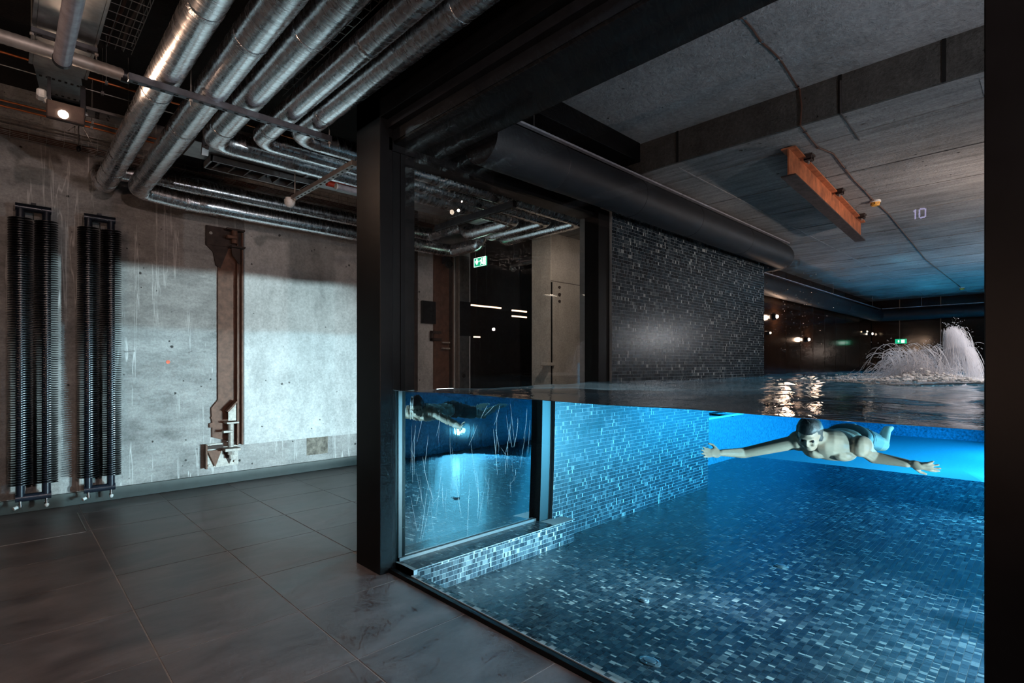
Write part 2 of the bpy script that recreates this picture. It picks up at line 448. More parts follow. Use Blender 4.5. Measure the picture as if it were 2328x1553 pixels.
# ================================================================== corridor shell
fl = struct('floor', MB().box((-3.2, -2.6, -.20), (XG - .02, 7.3, -.0025)).box((XG - .02, 3.7, -.20), (9.0, 7.3, -.0025)).box((6.0, 7.3, -.2), (11.0, 11.0, -.006)), 'grout_grey',
            'dark grey tiled corridor floor', 'floor')
TX, TY, GX = .572, 3.199, .0035
tile_cache = {}
def tile_mesh(w, h):
    k = (round(w, 3), round(h, 3))
    if k not in tile_cache:
        tile_cache[k] = MB().bevbox((0, 0, -.012), (w, h, 0), .0012).mesh('tile', 'floor_tile_stone')
    return tile_cache[k]
SX, SY = .7245, .7215
for i in range(-5, 12):
    for j in range(-8, 6):
        x0, x1 = TX + i * SX, TX + (i + 1) * SX
        y0, y1 = TY + j * SY, TY + (j + 1) * SY
        x0 = max(x0, -3.2); y1 = min(y1, 7.3); y0 = max(y0, -2.6)
        if y0 < 3.7 and x1 > XG - .06: x1 = min(x1, XG - .022)
        if x1 > 9: x1 = 9
        if x1 - x0 < .05 or y1 - y0 < .05: continue
        if y0 < 3.69 and x0 > 2.0:
            y0 = 3.7
            if y1 - y0 < .05: continue
        put('tile', tile_mesh(x1 - x0 - 2 * GX, y1 - y0 - 2 * GX), fl, loc=(x0 + GX, y0 + GX, 0))
h = thing('floor_hatch', (-.6, 6.45, 0), 'tiled floor hatch with thin metal edge beside the radiators', 'hatch')
part('edge_strip', MB().box((.533, 6.053, -.004), (.541, 6.887, .003)).box((-1.6, 6.053, -.004), (.541, 6.059, .003)), 'hatch_metal', h)
part('cover', MB().box((-1.6, 6.062, -.004), (.529, 6.887, .0012)), 'floor_tile_stone', h)

wb = struct('wall_back', MB().box((-3.2, 7.3, -.2), (6.0, 7.6, 4.4)), 'wall_concrete', 'rough stained concrete wall behind the radiators', 'wall')
part('plaster_panel', MB().box((2.235, 7.288, .47), (6.0, 7.32, 4.3)), 'plaster_white', wb, label='pale scuffed plaster panel')
dot = part('orange_dot', MB().lathe([(.021, 0), (.021, .004)], (0, 0, 0), 'y', 14), 'marker_orange', wb)
p = ony(382, 823, 7.3); dot.location = (p.x, 7.296, p.z)
for k, (u0, u1, v) in enumerate(((278, 498, 800), (300, 490, 676), (280, 470, 896), (278, 495, 744))):
    a, b = ony(u0, v, 7.3), ony(u1, v, 7.3); rj = random.Random(k); z_ = ony(390, v, 7.3).z
    n_ = 26; m = MB()
    m.tube([(a.x + (b.x - a.x) * i / n_, 7.303, z_ + rj.gauss(0, .006)) for i in range(n_ + 1)], [abs(rj.gauss(0, .005 if k == 0 else .003)) + .001 for i in range(n_ + 1)], 5)
    part('pour_joint', m, 'wall_concrete', wb)
a, b = ony(697, 994, 7.3), ony(745, 1030, 7.3)
part('brown_patch', MB().box((a.x, 7.2975, b.z), (b.x, 7.302, a.z)), 'patch_mortar', wb)
struct('baseboard_back', MB().bevbox((-3.2, 7.278, 0), (6.0, 7.31, .137), .004), 'baseboard_green', 'dark green grey baseboard along the concrete wall', 'baseboard')
struct('wall_left', MB().box((-3.4, -2.8, -.2), (-3.2, 7.6, 4.4)), 'dark_render', 'dark side wall out of view on the left', 'wall')
struct('wall_rear', MB().box((-3.4, -2.8, -.2), (2.0, -2.6, 4.4)), 'dark_render', 'dark wall behind the viewer', 'wall')
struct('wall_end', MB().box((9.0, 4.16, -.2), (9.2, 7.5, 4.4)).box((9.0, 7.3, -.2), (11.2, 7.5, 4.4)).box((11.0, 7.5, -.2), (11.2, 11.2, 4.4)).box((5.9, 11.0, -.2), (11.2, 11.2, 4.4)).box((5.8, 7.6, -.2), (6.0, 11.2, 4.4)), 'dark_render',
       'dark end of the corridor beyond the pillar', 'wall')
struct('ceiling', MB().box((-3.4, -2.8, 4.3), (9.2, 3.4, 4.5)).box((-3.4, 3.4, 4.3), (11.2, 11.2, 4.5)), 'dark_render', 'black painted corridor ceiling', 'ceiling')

# ================================================================== pool shell
XE = 19.3
struct('ceiling_pool_slab', MB().box((2.2, -1.6, 3.75), (4.70, 3.6, 4.0)), 'slab_concrete', 'raised rough concrete ceiling slab over the near water', 'ceiling')
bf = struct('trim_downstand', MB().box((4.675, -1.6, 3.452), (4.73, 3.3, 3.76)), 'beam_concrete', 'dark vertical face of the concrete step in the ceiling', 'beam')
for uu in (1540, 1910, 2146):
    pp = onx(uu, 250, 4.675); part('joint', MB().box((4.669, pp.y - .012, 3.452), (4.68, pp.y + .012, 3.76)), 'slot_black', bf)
cl = struct('ceiling_pool', MB().box((4.70, -1.6, 3.45), (XE + 1.2, 5.2, 3.9)), 'ceiling_concrete', 'board marked concrete ceiling over the pool', 'ceiling')
# board marks of the formwork: thin proud fins and shallow steps
for k in range(14):
    x = 5.15 + k * 1.02
    y0 = -1.6
    part('board_seam', MB().box((x, y0, 3.444), (x + .014, 5.2, 3.455)), 'ceiling_concrete', cl)
for y in (2.6, .35, -.4):
    part('board_seam', MB().box((4.8, y, 3.445), (XE, y + .02, 3.455)), 'slab_concrete', cl)
struct('wall_pool_opposite', MB().box((1.6, YO - .2, -.3), (XE + 1, YO, 3.8)), 'mosaic_far', 'dark mosaic wall on the far side of the pool', 'wall')
struct('wall_pool_front', MB().box((1.9, -2.6, -.2), (XG + .02, -.305, 3.8)), 'black_steel', 'black wall beside the front window', 'wall')
ws = struct('wall_mosaic', MB().box((4.62, YW, -.3), (8.77, 3.70, 3.75)), 'mosaic_grout', 'dark grey glass mosaic wall beside the pool', 'wall')
pl = struct('trim_plinth', MB().box((XG + .03, 3.122, -.3), (4.80, YW + .02, .062)).box((XG + .03, 3.15, -.3), (4.64, 3.70, .058)), 'mosaic_grout', 'low mosaic plinth under the side window', 'plinth')
kb = struct('trim_kerb', MB().box((XG + .012, -.3, -.3), (XG + .085, 3.13, .028)), 'mosaic_grout', 'mosaic kerb inside the front window', 'kerb')
pf = struct('floor_pool', MB().box((XG, YO, -.3), (XE, 5.0, ZF - .0002)), 'mosaic_grout', 'blue grey mosaic pool floor under water', 'pool floor')
struct('wall_pool_far', MB().box((XE, YO, -.3), (XE + .2, 4.2, 1.27)).box((8.75, 3.95, -.3), (XE, 4.15, 1.27)), 'mosaic_far', 'mosaic pool wall at the far end under water', 'wall')

# --- mosaic pieces
UNIT, CRS, GAP = .0205, .0365, .0025
def layout(a0, a1, b0, b1, seed):
    r = random.Random(seed); out = []
    b = b0; row = 0
    while b < b1 - .004:
        be = min(b + CRS, b1); a = a0 - r.random() * .05; tone = None
        while a < a1:
            q = r.random()
            n = 1 if q < .48 else 2 if q < .76 else 3 if q < .90 else 4
            if n == 1 and r.random() < .20: tn = r.uniform(.9, 1.0)
            else:
                q = r.random()
                tn = r.uniform(0, .35) if q < .46 else r.uniform(.35, .68) if q < .86 else r.uniform(.68, .88)
            ae = a + n * UNIT
            x0, x1 = max(a, a0), min(ae, a1)
            if x1 - x0 > .006: out.append((x0, x1, b, be, tn))
            a = ae
        b = be; row += 1
    return out
piece_cache = {}
def mosaic_field(parent, cells, plane, level, sign, score, nmax=300):
    """plane: 'z' floor (a=x,b=y), 'y' wall (a=x,b=z). Largest nmax become separate pieces, the rest one part."""
    cells = sorted(cells, key=score)
    first, rest = cells[:nmax], cells[nmax:]
    th = .0007
    def corners(x0, x1, b0, b1):
        g = GAP / 2
        return x0 + g, x1 - g, b0 + g, b1 - g
    off = parent.location
    for (x0, x1, b0, b1, tn) in first:
        x0, x1, b0, b1 = corners(x0, x1, b0, b1)
        k = (plane, sign, round(x1 - x0, 3), round(b1 - b0, 3), int(tn * 7.99))
        if k not in piece_cache:
            w_, h_ = x1 - x0, b1 - b0; e = .0006
            if plane == 'z':
                m = MB().box((0, 0, -.002), (w_, h_, th))
            else:
                m = MB().box((0, -th if sign < 0 else -.002, 0), (w_, .002 if sign < 0 else th, h_))
            me = m.mesh('mosaic_tile', 'mosaic_glass')
            a = me.attributes.new('tone', 'FLOAT', 'FACE'); a.data.foreach_set('value', [tn] * len(me.polygons))
            piece_cache[k] = me
        put('mosaic_tile', piece_cache[k], parent, loc=(x0, b0, level) if plane == 'z' else (x0, level, b0))
    if not rest: return
    A = np.array(rest); n = len(A); g = GAP / 2
    x0, x1, b0, b1, tn = A[:, 0] + g, A[:, 1] - g, A[:, 2] + g, A[:, 3] - g, A[:, 4]
    lo = np.full(n, level - .001 * (1 if plane == 'z' else sign)); hi = np.full(n, level + th * (1 if plane == 'z' else sign))
    V = np.zeros((n, 8, 3))
    for q, (xa, ba, la) in enumerate([(x0, b0, lo), (x1, b0, lo), (x1, b1, lo), (x0, b1, lo), (x0, b0, hi), (x1, b0, hi), (x1, b1, hi), (x0, b1, hi)]):
        V[:, q, 0] = xa
        if plane == 'z': V[:, q, 1] = ba; V[:, q, 2] = la
        else: V[:, q, 2] = ba; V[:, q, 1] = la
    F = np.array([(4, 5, 6, 7), (0, 1, 5, 4), (1, 2, 6, 5), (2, 3, 7, 6), (3, 0, 4, 7)])
    if plane == 'y': F = F if sign < 0 else F[:, ::-1]
    faces = (np.arange(n)[:, None, None] * 8 + F[None]).reshape(-1, 4)
    me = bpy.data.meshes.new('mosaic_field')
    me.vertices.add(n * 8); me.vertices.foreach_set('co', V.reshape(-1))
    me.loops.add(faces.size); me.loops.foreach_set('vertex_index', faces.reshape(-1))
    me.polygons.add(len(faces)); me.polygons.foreach_set('loop_start', np.arange(len(faces)) * 4)
    me.update(calc_edges=True)
    me.polygons.foreach_set('use_smooth', np.zeros(len(faces), dtype=bool))
    a = me.attributes.new('tone', 'FLOAT', 'FACE'); a.data.foreach_set('value', np.repeat(tn, 5))
    me.materials.append(MATS['mosaic_glass'])
    put('mosaic_field', me, parent, kind='stuff')
def near_floor(c):
    x, y = (c[0] + c[1]) / 2, (c[2] + c[3]) / 2
    d = x * FX + y * FY; r_ = x * RX + y * RY
    u = CXP + F_PX * r_ / d; v = HZ + F_PX * (1.5 - ZF) * .80 / d
    return d - (x1_len(c) * 4) if (v < 1560 and u < 2240) else 100 + d
def x1_len(c): return c[1] - c[0]
mosaic_field(pf, layout(XG + .09, 12.5, YO, 3.12, 1) + layout(4.80, 12.5, 3.12, YW, 8) + layout(8.77, 12.5, YW, 3.95, 9), 'z', ZF, 1, near_floor)
mosaic_field(ws, layout(4.62, 8.77, ZF, 3.30, 2), 'y', YW, -1, lambda c: c[0] - x1_len(c) * 3)
mosaic_field(pl, layout(XG + .09, 4.80, ZF, .06, 3), 'y', 3.122, -1, lambda c: c[0] - x1_len(c) * 3)
mosaic_field(pl, layout(XG + .09, 4.43, 3.124, 3.335, 4), 'z', .062, 1, lambda c: c[0], 0)
mosaic_field(kb, layout(XG + .014, XG + .085, .1, 3.12, 5) and [(XG + .016 + a * .0345, XG + .016 + (a + 1) * .0345, .05 + j * .0345, .05 + (j + 1) * .0345, rnd.choice((.2, .5, .75, .95))) for a in range(2) for j in range(88)],
             'z', .028, 1, lambda c: -c[2])
# covers set in the pool floor
def uwz(u, v, z):
    P = onx(u, v, XG); d = ray(u, v).normalized(); n = Vector((-1, 0, 0)); eta = 1 / 1.333; c_ = -d.dot(n)
    k = 1 - eta * eta * (1 - c_ * c_); d2 = d * eta + n * (eta * c_ - math.sqrt(k))
    return P + d2 * ((z - P.z) / d2.z)
def uwx(u, v, x):
    P = onx(u, v, XG); d = ray(u, v).normalized(); n = Vector((-1, 0, 0)); eta = 1 / 1.333; c_ = -d.dot(n)
    k = 1 - eta * eta * (1 - c_ * c_); d2 = d * eta + n * (eta * c_ - math.sqrt(k))
    return P + d2 * ((x - P.x) / d2.x)
for (u, v, rr, lab) in ((1475, 1507, .062, 'round steel inlet cover nearest the glass on the pool floor'), (1461, 1367, .040, 'small pale round cover in the middle of the pool floor'),
                        (1775, 1288, .055, 'pale round cover farther out on the pool floor')):
    p = uwz(u, v, ZF); t_ = thing('inlet_cover', (p.x, p.y, ZF), lab, 'pool fitting', 'pool floor fittings')
    part('rim', MB().lathe([(rr, .0), (rr, .006), (rr * .72, .010), (rr * .70, .004), (0.002, .004)], p, 'z', 24), 'drain_steel', t_, True)
    part('plate', MB().lathe([(rr * .6, .003), (rr * .58, .012), (.004, .014)], p, 'z', 20), 'drain_steel', t_, True)
    if rr > .06:
        for k in range(6):
            a = k * PI / 3; q = p + Vector((math.cos(a) * rr * .84, math.sin(a) * rr * .84, .006))
            part('screw', MB().lathe([(.006, 0), (.005, .006)], q, 'z', 8), 'chrome', t_)

# ================================================================== windows and steelwork
w1 = struct('window_1', MB().box((XG - .03, .145, 0), (XG + .012, 3.345, .022)), 'black_steel', 'large front window pane of the pool', 'window')
part('bottom_frame', MB().box((XG - .034, .145, .0), (XG - .006, 3.345, .030)), 'black_steel', w1)
part('pane', MB().add([(XG, .145, ZW - .01), (XG, 3.345, ZW - .01), (XG, 3.345, 3.20), (XG, .145, 3.20)], [(3, 2, 1, 0)]), 'pane_glass', w1)
w2 = struct('window_2', MB().box((2.225, 3.40, .06), (4.62, 3.46, .115)), 'black_steel', 'side window between pool and corridor', 'window')
part('frame', MB().box((2.0, 3.345, 3.05), (4.75, 3.50, 3.14)).box((2.10, 3.352, .06), (2.16, 3.48, 3.06)), 'black_steel', w2)
part('frame', MB().box((4.43, 3.30, .05), (4.62, 3.48, 3.12)), 'black_steel', w2)
part('seal', MB().box((2.1, 3.335, .06), (4.62, 3.357, .085)), 'rubber_dark', w2)
part('pane', MB().add([(2.16, YS + .03, .1), (4.45, YS + .03, .1), (4.45, YS + .03, 3.06), (2.16, YS + .03, 3.06)], [(0, 1, 2, 3)]), 'pane_glass', w2)

m = MB(); rs_ = random.Random(21)
for k in range(60):
    x = rs_.uniform(2.25, 4.3); z1_ = rs_.uniform(.45, 1.18); L_ = rs_.uniform(.08, .5) * (1 - abs(x - 3.2) * .3); lean = rs_.gauss(0, .10); cvv = rs_.gauss(0, .05); w_ = rs_.uniform(.0004, .0018)
    pts = [(x + lean * q + cvv * q * q, z1_ - L_ * q) for q in (0, .25, .5, .75, 1)]
    vs = []
    for i, (px, pz) in enumerate(pts):
        ww = w_ * (.25 + math.sin(PI * (.08 + .84 * i / 4))); vs += [(px - ww, YS - .004, pz), (px + ww, YS - .004, pz)]
    m.add(vs, [(2 * i, 2 * i + 1, 2 * i + 3, 2 * i + 2) for i in range(4)])
part('scratches', m, 'scratch_haze', w2, label='pale scratches and streaks on the pane', kind='stuff')

po = thing('steel_post', (2.07, 3.52, 0), 'black steel corner post between corridor and pool window', 'post', 'black steel posts')
part('shaft', MB().bevbox((1.925, 3.345, 0), (XG - .001, 3.69, 4.25), .003).bevbox((XG - .005, 3.36, 0), (2.225, 3.69, 4.25), .003), 'black_steel', po)
po2 = thing('steel_post', (2.07, -.15, 0), 'black steel post closing the front window on the right', 'post', 'black steel posts')
part('shaft', MB().bevbox((1.90, -.30, 0), (2.028, .138, 4.25), .003), 'black_steel', po2)
bm_ = thing('steel_beam', (2.2, 1.5, 3.1), 'black steel beam over the front window', 'beam', 'black steel beams')
part('web', MB().bevbox((1.925, -.35, 3.26), (2.03, 3.69, 4.3), .003), 'black_steel', bm_)
part('soffit', MB().bevbox((2.04, -.35, 3.10), (2.45, 3.50, 3.74), .003), 'black_steel', bm_)
part('lip', MB().box((1.985, .10, 3.20), (2.04, 3.40, 3.275)).box((2.032, .10, 3.118), (2.042, 3.40, 3.20)), 'dark_steel', bm_)
bm2 = thing('steel_beam', (3.4, 3.5, 3.1), 'black steel beam over the side window', 'beam', 'black steel beams')
part('web', MB().bevbox((2.2, 3.42, 3.12), (4.75, 3.70, 4.3), .003), 'black_steel', bm2)
part('soffit_panel', MB().bevbox((2.40, 2.95, 3.56), (4.66, 3.45, 3.76), .003), 'black_steel', bm2)

# ================================================================== water
def make_water():
    xs = sorted(set([round(x, 4) for x in np.concatenate([np.linspace(XG + .03, 4.6, 86), np.linspace(4.6, 8.77, 90), np.linspace(8.77, XE + .02, 90)])]))
    ys = sorted(set([round(y, 4) for y in np.concatenate([np.linspace(YO - .02, YS, 96), np.linspace(YS, 4.0, 12)])]))
    def hgt(x, y):
        a = .006 * math.sin(2.1 * x + 1.3 * y) + .006 * math.sin(3.7 * y - 1.1 * x + 1) + .0045 * math.sin(6.3 * x + 4.4 * y + 2) + .003 * math.sin(11 * x - 8 * y)
        d = math.hypot(x - 7.5, (y - 1.1) * 1.3); a += .028 * math.exp(-(d / 1.6) ** 2) * math.sin(9 * d + 4 * y)
        a *= min(1, .35 + (x - 2) * .5)
        return ZW + a
    nx, ny = len(xs), len(ys)
    V = []; idx = {}
    for i, x in enumerate(xs):
        for j, y in enumerate(ys):
            if y <= YS + 1e-6 or x >= 8.77 - 1e-6:
                idx[i, j] = len(V); V.append((x, y, hgt(x, y)))
    F = []; M = []; edges = {}
    for i in range(nx - 1):
        for j in range(ny - 1):
            c = [(i, j), (i + 1, j), (i + 1, j + 1), (i, j + 1)]
            if all(k in idx for k in c):
                f = [idx[k] for k in c]; F.append(f); M.append(0)
                for a, b in zip(f, f[1:] + f[:1]): edges[(a, b)] = 1
    bd = [(a, b) for (a, b) in edges if (b, a) not in edges]
    low = {}
    def lo(a):
        if a not in low: low[a] = len(V); V.append((V[a][0], V[a][1], ZF - .02))
        return low[a]
    for (a, b) in bd:
        F.append([b, a, lo(a), lo(b)])
        front = abs(V[a][0] - xs[0]) < 1e-6 and abs(V[b][0] - xs[0]) < 1e-6
        M.append(1 if front else 2)
    nxt = {a: b for a, b in bd}; s = bd[0][0]; loop = [s]; k = nxt[s]
    while k != s: loop.append(k); k = nxt[k]
    F.append([lo(a) for a in reversed(loop)]); M.append(2)
    me = bpy.data.meshes.new('pool_water'); me.from_pydata(V, [], F)
    for n in ('water_top', 'water_front', 'water_side'): me.materials.append(MATS[n])
    me.polygons.foreach_set('material_index', M)
    me.polygons.foreach_set('use_smooth', [m == 0 for m in M]); me.update()
    put('pool_water', me, None, 'blue lit pool water with a gently rippled surface', 'water', None, 'stuff')
make_water()

# underwater lamps on the opposite wall and on stands, one stand head added
for (x, dy, z, p, c, cone, tg, sz, lb) in POOL_LAMPS:
    yb = YO + dy - .12
    t_ = thing('pool_light', (x, yb, z), lb, 'pool light', 'underwater lamps')
    part('rim', MB().lathe([(.09, -.05), (.13, 0), (.13, .02), (.105, .035), (.10, .02)], (x, yb, z), 'y', 24), 'chrome', t_, True)
    part('lens', MB().lathe([(.10, .015), (.09, .028), (.002, .034)], (x, yb, z), 'y', 20), 'pool_lens', t_, True)
    if dy > .5: part('stand', MB().cyl((x, yb - .03, ZF), (x, yb - .03, z - .1), .02, 10), 'chrome', t_, True)
for (x, z, lb) in ((8.9, 3.08, 'left warm linear lamp high on the opposite pool wall'), (10.26, 3.20, 'right warm linear lamp high on the opposite pool wall')):
    t_ = thing('linear_lamp', (x, YO, z), lb, 'lamp', 'linear lamps on the opposite wall')
    part('housing', MB().box((x - .22, YO, z - .012), (x + .22, YO + .04, z + .03)), 'dark_steel', t_)
    part('diffuser', MB().box((x - .20, YO + .012, z - .02), (x + .20, YO + .036, z - .012)).box((x - .05, YO + .04, z - .01), (x + .05, YO + .046, z + .01)), 'lamp_glow', t_)
# grab rail past the mosaic corner, its brightness put in as emission
t_ = thing('grab_rail', (10.4, 3.9, .69), 'thin bright rail under water past the mosaic corner', 'rail')
part('bar', MB().tube([(9.0, 3.62, .69), (11.4, 3.62, .69), (11.55, 3.72, .69), (11.58, 3.95, .69)], .016, 8), 'rail_glow', t_, True)
part('bracket', MB().box((9.3, 3.62, .66), (9.34, 3.96, .69)), 'dark_steel', t_)
part('bracket', MB().box((10.9, 3.62, .66), (10.94, 3.96, .69)), 'dark_steel', t_)

# ================================================================== insulated pipes
def fillet(pts, r, step=.06, arc=9):
    pts = [Vector(p) for p in pts]; out = [pts[0]]
    for i in range(1, len(pts) - 1):
        a, b, c = pts[i - 1], pts[i], pts[i + 1]
        d1 = (a - b); d2 = (c - b); rr = min(r, d1.length * .48, d2.length * .48)
        p0 = b + d1.normalized() * rr; p1 = b + d2.normalized() * rr
        for k in range(arc + 1):
            s = k / arc; out.append(p0 * (1 - s) ** 2 + b * (2 * s * (1 - s)) + p1 * s * s)
    out.append(pts[-1])
    den = [out[0]]
    for a, b in zip(out, out[1:]):
        n = max(1, int((b - a).length / step))
        for k in range(1, n + 1): den.append(a.lerp(b, k / n))
    return den
def pipe(path, r, label, bands, el=.16, mat='foil', group='foil wrapped pipes', name='insulated_pipe'):
    pts = fillet(path, el)
    t_ = thing(name, pts[0], label, 'pipe', group)
    rr = random.Random(int(r * 1e5 + path[0][0] * 100))
    wv = [[rr.uniform(-.008, .008) for _ in range(24)] for _ in range(len(pts))]
    L = [0]
    for a, b in zip(pts, pts[1:]): L.append(L[-1] + (b - a).length)
    sl = part('foil_sleeve', MB().tube(pts, r, 24, True, lambda i, j: wv[i][j]), mat, t_, True)
    av = sl.data.attributes.new('along', 'FLOAT_VECTOR', 'POINT'); sd_ = rr.uniform(0, 9)
    if len(sl.data.vertices) == 24 * len(pts):
        av.data.foreach_set('vector', [c for i in range(len(pts)) for j in range(24) for c in (math.cos(j * PI / 12) * r + sd_, math.sin(j * PI / 12) * r, L[i])])
    for s in bands:
        i = min(range(len(L)), key=lambda k: abs(L[k] - s)); i = max(1, min(len(pts) - 2, i))
        d = (pts[i + 1] - pts[i - 1]).normalized(); c = pts[i]
        part('tape_band', MB().tube([c - d * .022, c - d * .018, c + d * .018, c + d * .022], [r * .99, r * 1.03, r * 1.03, r * .99], 24), 'foil_tape', t_, True)
    return t_
Y0 = -2.2
pipe([(.76, Y0, 3.40), (.76, 6.96, 3.385), (.74, 7.10, 3.60), (1.2, 7.10, 3.60), (5.00, 7.10, 3.60), (5.00, 6.15, 3.60), (5.0, 6.10, 4.25)], .095,
     'leftmost foil wrapped pipe overhead, turning right along the wall', [5.3, 6.5, 8.0, 8.5, 8.9], .14)
pipe([(1.02, Y0, 3.40), (1.02, 6.78, 3.36), (1.5, 6.80, 3.33), (5.20, 6.80, 3.33), (5.20, 6.05, 3.33), (5.2, 6.0, 4.25)], .098,
     'second foil wrapped pipe from the left, lower one along the wall', [5.4, 7.0, 8.4, 9.4, 11], .14)
pipe([(1.26, Y0, 3.405), (1.26, 4.95, 3.405), (4.85, 4.95, 3.405), (4.85, 6.0, 3.40), (4.85, 6.1, 4.25)], .10,
     'thick middle foil wrapped pipe of the five overhead', [5.2, 6.8, 8.6, 10.5], .16)
pipe([(1.535, Y0, 3.385), (1.535, 4.64, 3.385), (5.15, 4.64, 3.385), (5.15, 5.85, 3.385), (5.15, 5.95, 4.25)], .078,
     'thin foil wrapped pipe, fourth from the left overhead', [5.0, 6.6, 8.8, 10.3], .14)
pipe([(1.735, Y0, 3.39), (1.735, 4.35, 3.39), (5.48, 4.35, 3.39), (5.48, 5.9, 3.39), (5.48, 6.0, 4.25)], .085,
     'rightmost foil wrapped pipe overhead, next to the black beam', [4.4, 6.0, 8.0, 10.1, 10.6], .16)

# perforated strut rails
def rail(name, a, b, w, hgt, mat, label, slots, side='front', rods=()):
    a, b = Vector(a), Vector(b)
    t_ = thing(name, (a + b) / 2, label, 'rail', 'perforated support rails')
    alongx = abs(b.x - a.x) > abs(b.y - a.y)
    lo = Vector((min(a.x, b.x), min(a.y, b.y), a.z)); hi = Vector((max(a.x, b.x), max(a.y, b.y), a.z + hgt))
    if alongx: lo.y -= w / 2; hi.y += w / 2
    else: lo.x -= w / 2; hi.x += w / 2
    part('channel', MB().bevbox(lo, hi, .002), mat, t_)
    n = slots
    for k in range(n):
        s = (k + .5) / n
        if alongx:
            x = lo.x + (hi.x - lo.x) * s; part('slot', MB().bevbox((x - .014, a.y - .007, lo.z - .0015), (x + .014, a.y + .007, lo.z + .002), .003), 'slot_black', t_)
        else:
            y = lo.y + (hi.y - lo.y) * s; part('slot', MB().bevbox((a.x - .007, y - .014, lo.z - .0015), (a.x + .007, y + .014, lo.z + .002), .003), 'slot_black', t_)
    for q in rods:
        q = Vector(q)
        rd = part('threaded_rod', MB().cyl((q.x, q.y, lo.z - .04), (q.x, q.y, 4.3), .005, 6), 'wire_steel', t_)
        part('nut', MB().cyl((q.x, q.y, lo.z - .014), (q.x, q.y, lo.z), .011, 6), 'bolt_grey', rd)
rail('strut_rail', (.55, 3.965, 3.245), (1.85, 3.965, 3.245), .045, .045, 'channel_grey', 'dark slotted steel rail carrying the five foil pipes', 18, rods=[(.888, 3.965), (1.838, 3.965)])
rail('strut_rail', (2.015, 3.90, 3.09), (2.015, 5.14, 3.09), .045, .04, 'channel_pale', 'pale slotted rail ending at the white dome by the post', 15, rods=[(2.015, 5.09)])
rail('strut_rail', (3.97, 4.07, 3.20), (3.97, 5.50, 3.20), .055, .07, 'channel_grey', 'slotted rail under the pipes behind the side window', 16, rods=[(3.97, 4.11), (3.97, 5.09)])
rail('strut_rail', (.12, 4.39, 3.545), (.445, 4.39, 3.545), .05, .03, 'channel_grey', 'short slotted strap under the metal duct', 4, rods=[(.125, 4.39), (.44, 4.39)])
t_ = thing('motion_sensor', (2.0, 5.16, 3.05), 'white dome sensor at the end of the pale rail', 'sensor')
part('dome', MB().lathe([(.004, -.052), (.025, -.046), (.045, -.025), (.05, 0), (.05, .02)], (1.995, 5.17, 3.075), 'z', 20), 'white_plastic', t_, True)
part('base', MB().lathe([(.04, 0), (.04, .03)], (1.995, 5.17, 3.085), 'z', 16), 'white_plastic', t_)

# flat duct above the window side and its louvre box
t_ = thing('flat_duct', (2.9, 5.35, 3.44), 'pale flat rectangular duct under the turning pipes', 'duct')
part('casing', MB().bevbox((1.18, 5.14, 3.42), (4.70, 5.56, 3.62), .004), 'galvanised', t_)
for x in (2.2, 3.2, 4.2): part('seam', MB().box((x, 5.13, 3.41), (x + .03, 5.57, 3.63)), 'galvanised', t_)
t_ = thing('louvre_box', (1.85, 5.45, 3.36), 'hanging louvred air box with metal baffles near the concrete wall', 'air diffuser')
part('frame', MB().box((1.36, 5.36, 3.36), (2.36, 5.375, 3.417)).box((1.36, 5.60, 3.36), (2.36, 5.615, 3.417)).box((1.36, 5.36, 3.36), (1.375, 5.615, 3.417)).box((2.345, 5.36, 3.36), (2.36, 5.615, 3.417)), 'galvanised', t_)
for k in range(7):
    x = 1.43 + k * .14
    part('baffle', MB().prism([(x, 3.365), (x + .06, 3.417), (x + .055, 3.417), (x - .004, 3.37)], 'y', 5.375, 5.60), 'galvanised', t_)
part('back_plate', MB().box((1.36, 5.36, 3.413), (2.36, 5.615, 3.417)), 'dark_steel', t_)
t_ = thing('perforated_bracket', (1.30, 5.2, 3.3), 'small bent perforated steel bracket beside the flat duct', 'bracket')
part('strip', MB().prism([(5.02, 3.42), (5.05, 3.42), (5.10, 3.30), (5.07, 3.29)], 'x', 1.215, 1.265), 'galvanised', t_)
for k in range(4):
    part('hole', MB().cyl((1.24, 5.035 + k * .016 - .003, 3.395 - k * .028), (1.24, 5.031 + k * .016, 3.391 - k * .028), .010, 8), 'slot_black', t_)

# rectangular metal duct at the top left with its perforated end
t_ = thing('metal_duct', (.29, 3.0, 3.6), 'galvanised rectangular duct with perforated curved end', 'duct')
part('casing', MB().bevbox((.145, -1.6, 3.60), (.43, 4.98, 3.95), .003), 'galvanised', t_)
part('flange', MB().box((.125, -1.6, 3.60), (.145, 4.98, 3.612)).box((.43, -1.6, 3.60), (.445, 4.98, 3.612)), 'galvanised', t_)
cv = []
for k in range(9):
    a = k / 8 * PI / 2; cv.append((4.98 + .32 * math.sin(a), 3.60 - .26 * (1 - math.cos(a)) * .55))
m = MB(); n = len(cv)
for i in range(n - 1):
    (y0, z0), (y1, z1) = cv[i], cv[i + 1]; e = .07 * i / (n - 1); e2 = .07 * (i + 1) / (n - 1)
    m.add([(.15 + e, y0, z0), (.41 + e, y0, z0), (.41 + e2, y1, z1), (.15 + e2, y1, z1), (.15 + e, y0, z0 + .006), (.41 + e, y0, z0 + .006), (.41 + e2, y1, z1 + .006), (.15 + e2, y1, z1 + .006)],
          [(3, 2, 1, 0), (4, 5, 6, 7), (0, 1, 5, 4), (2, 3, 7, 6), (1, 2, 6, 5), (3, 0, 4, 7)])
pp = part('end_plate', m, 'galvanised', t_, True)
for row, i in ((0, 2), (1, 5)):
    y, z = cv[i]; e = .07 * i / 8
    for k in range(7):
        x = .175 + e + k * .035
        part('slot', MB().box((x - .008, y - .008, z - .004), (x + .008, y + .008, z + .001)), 'slot_black', pp)
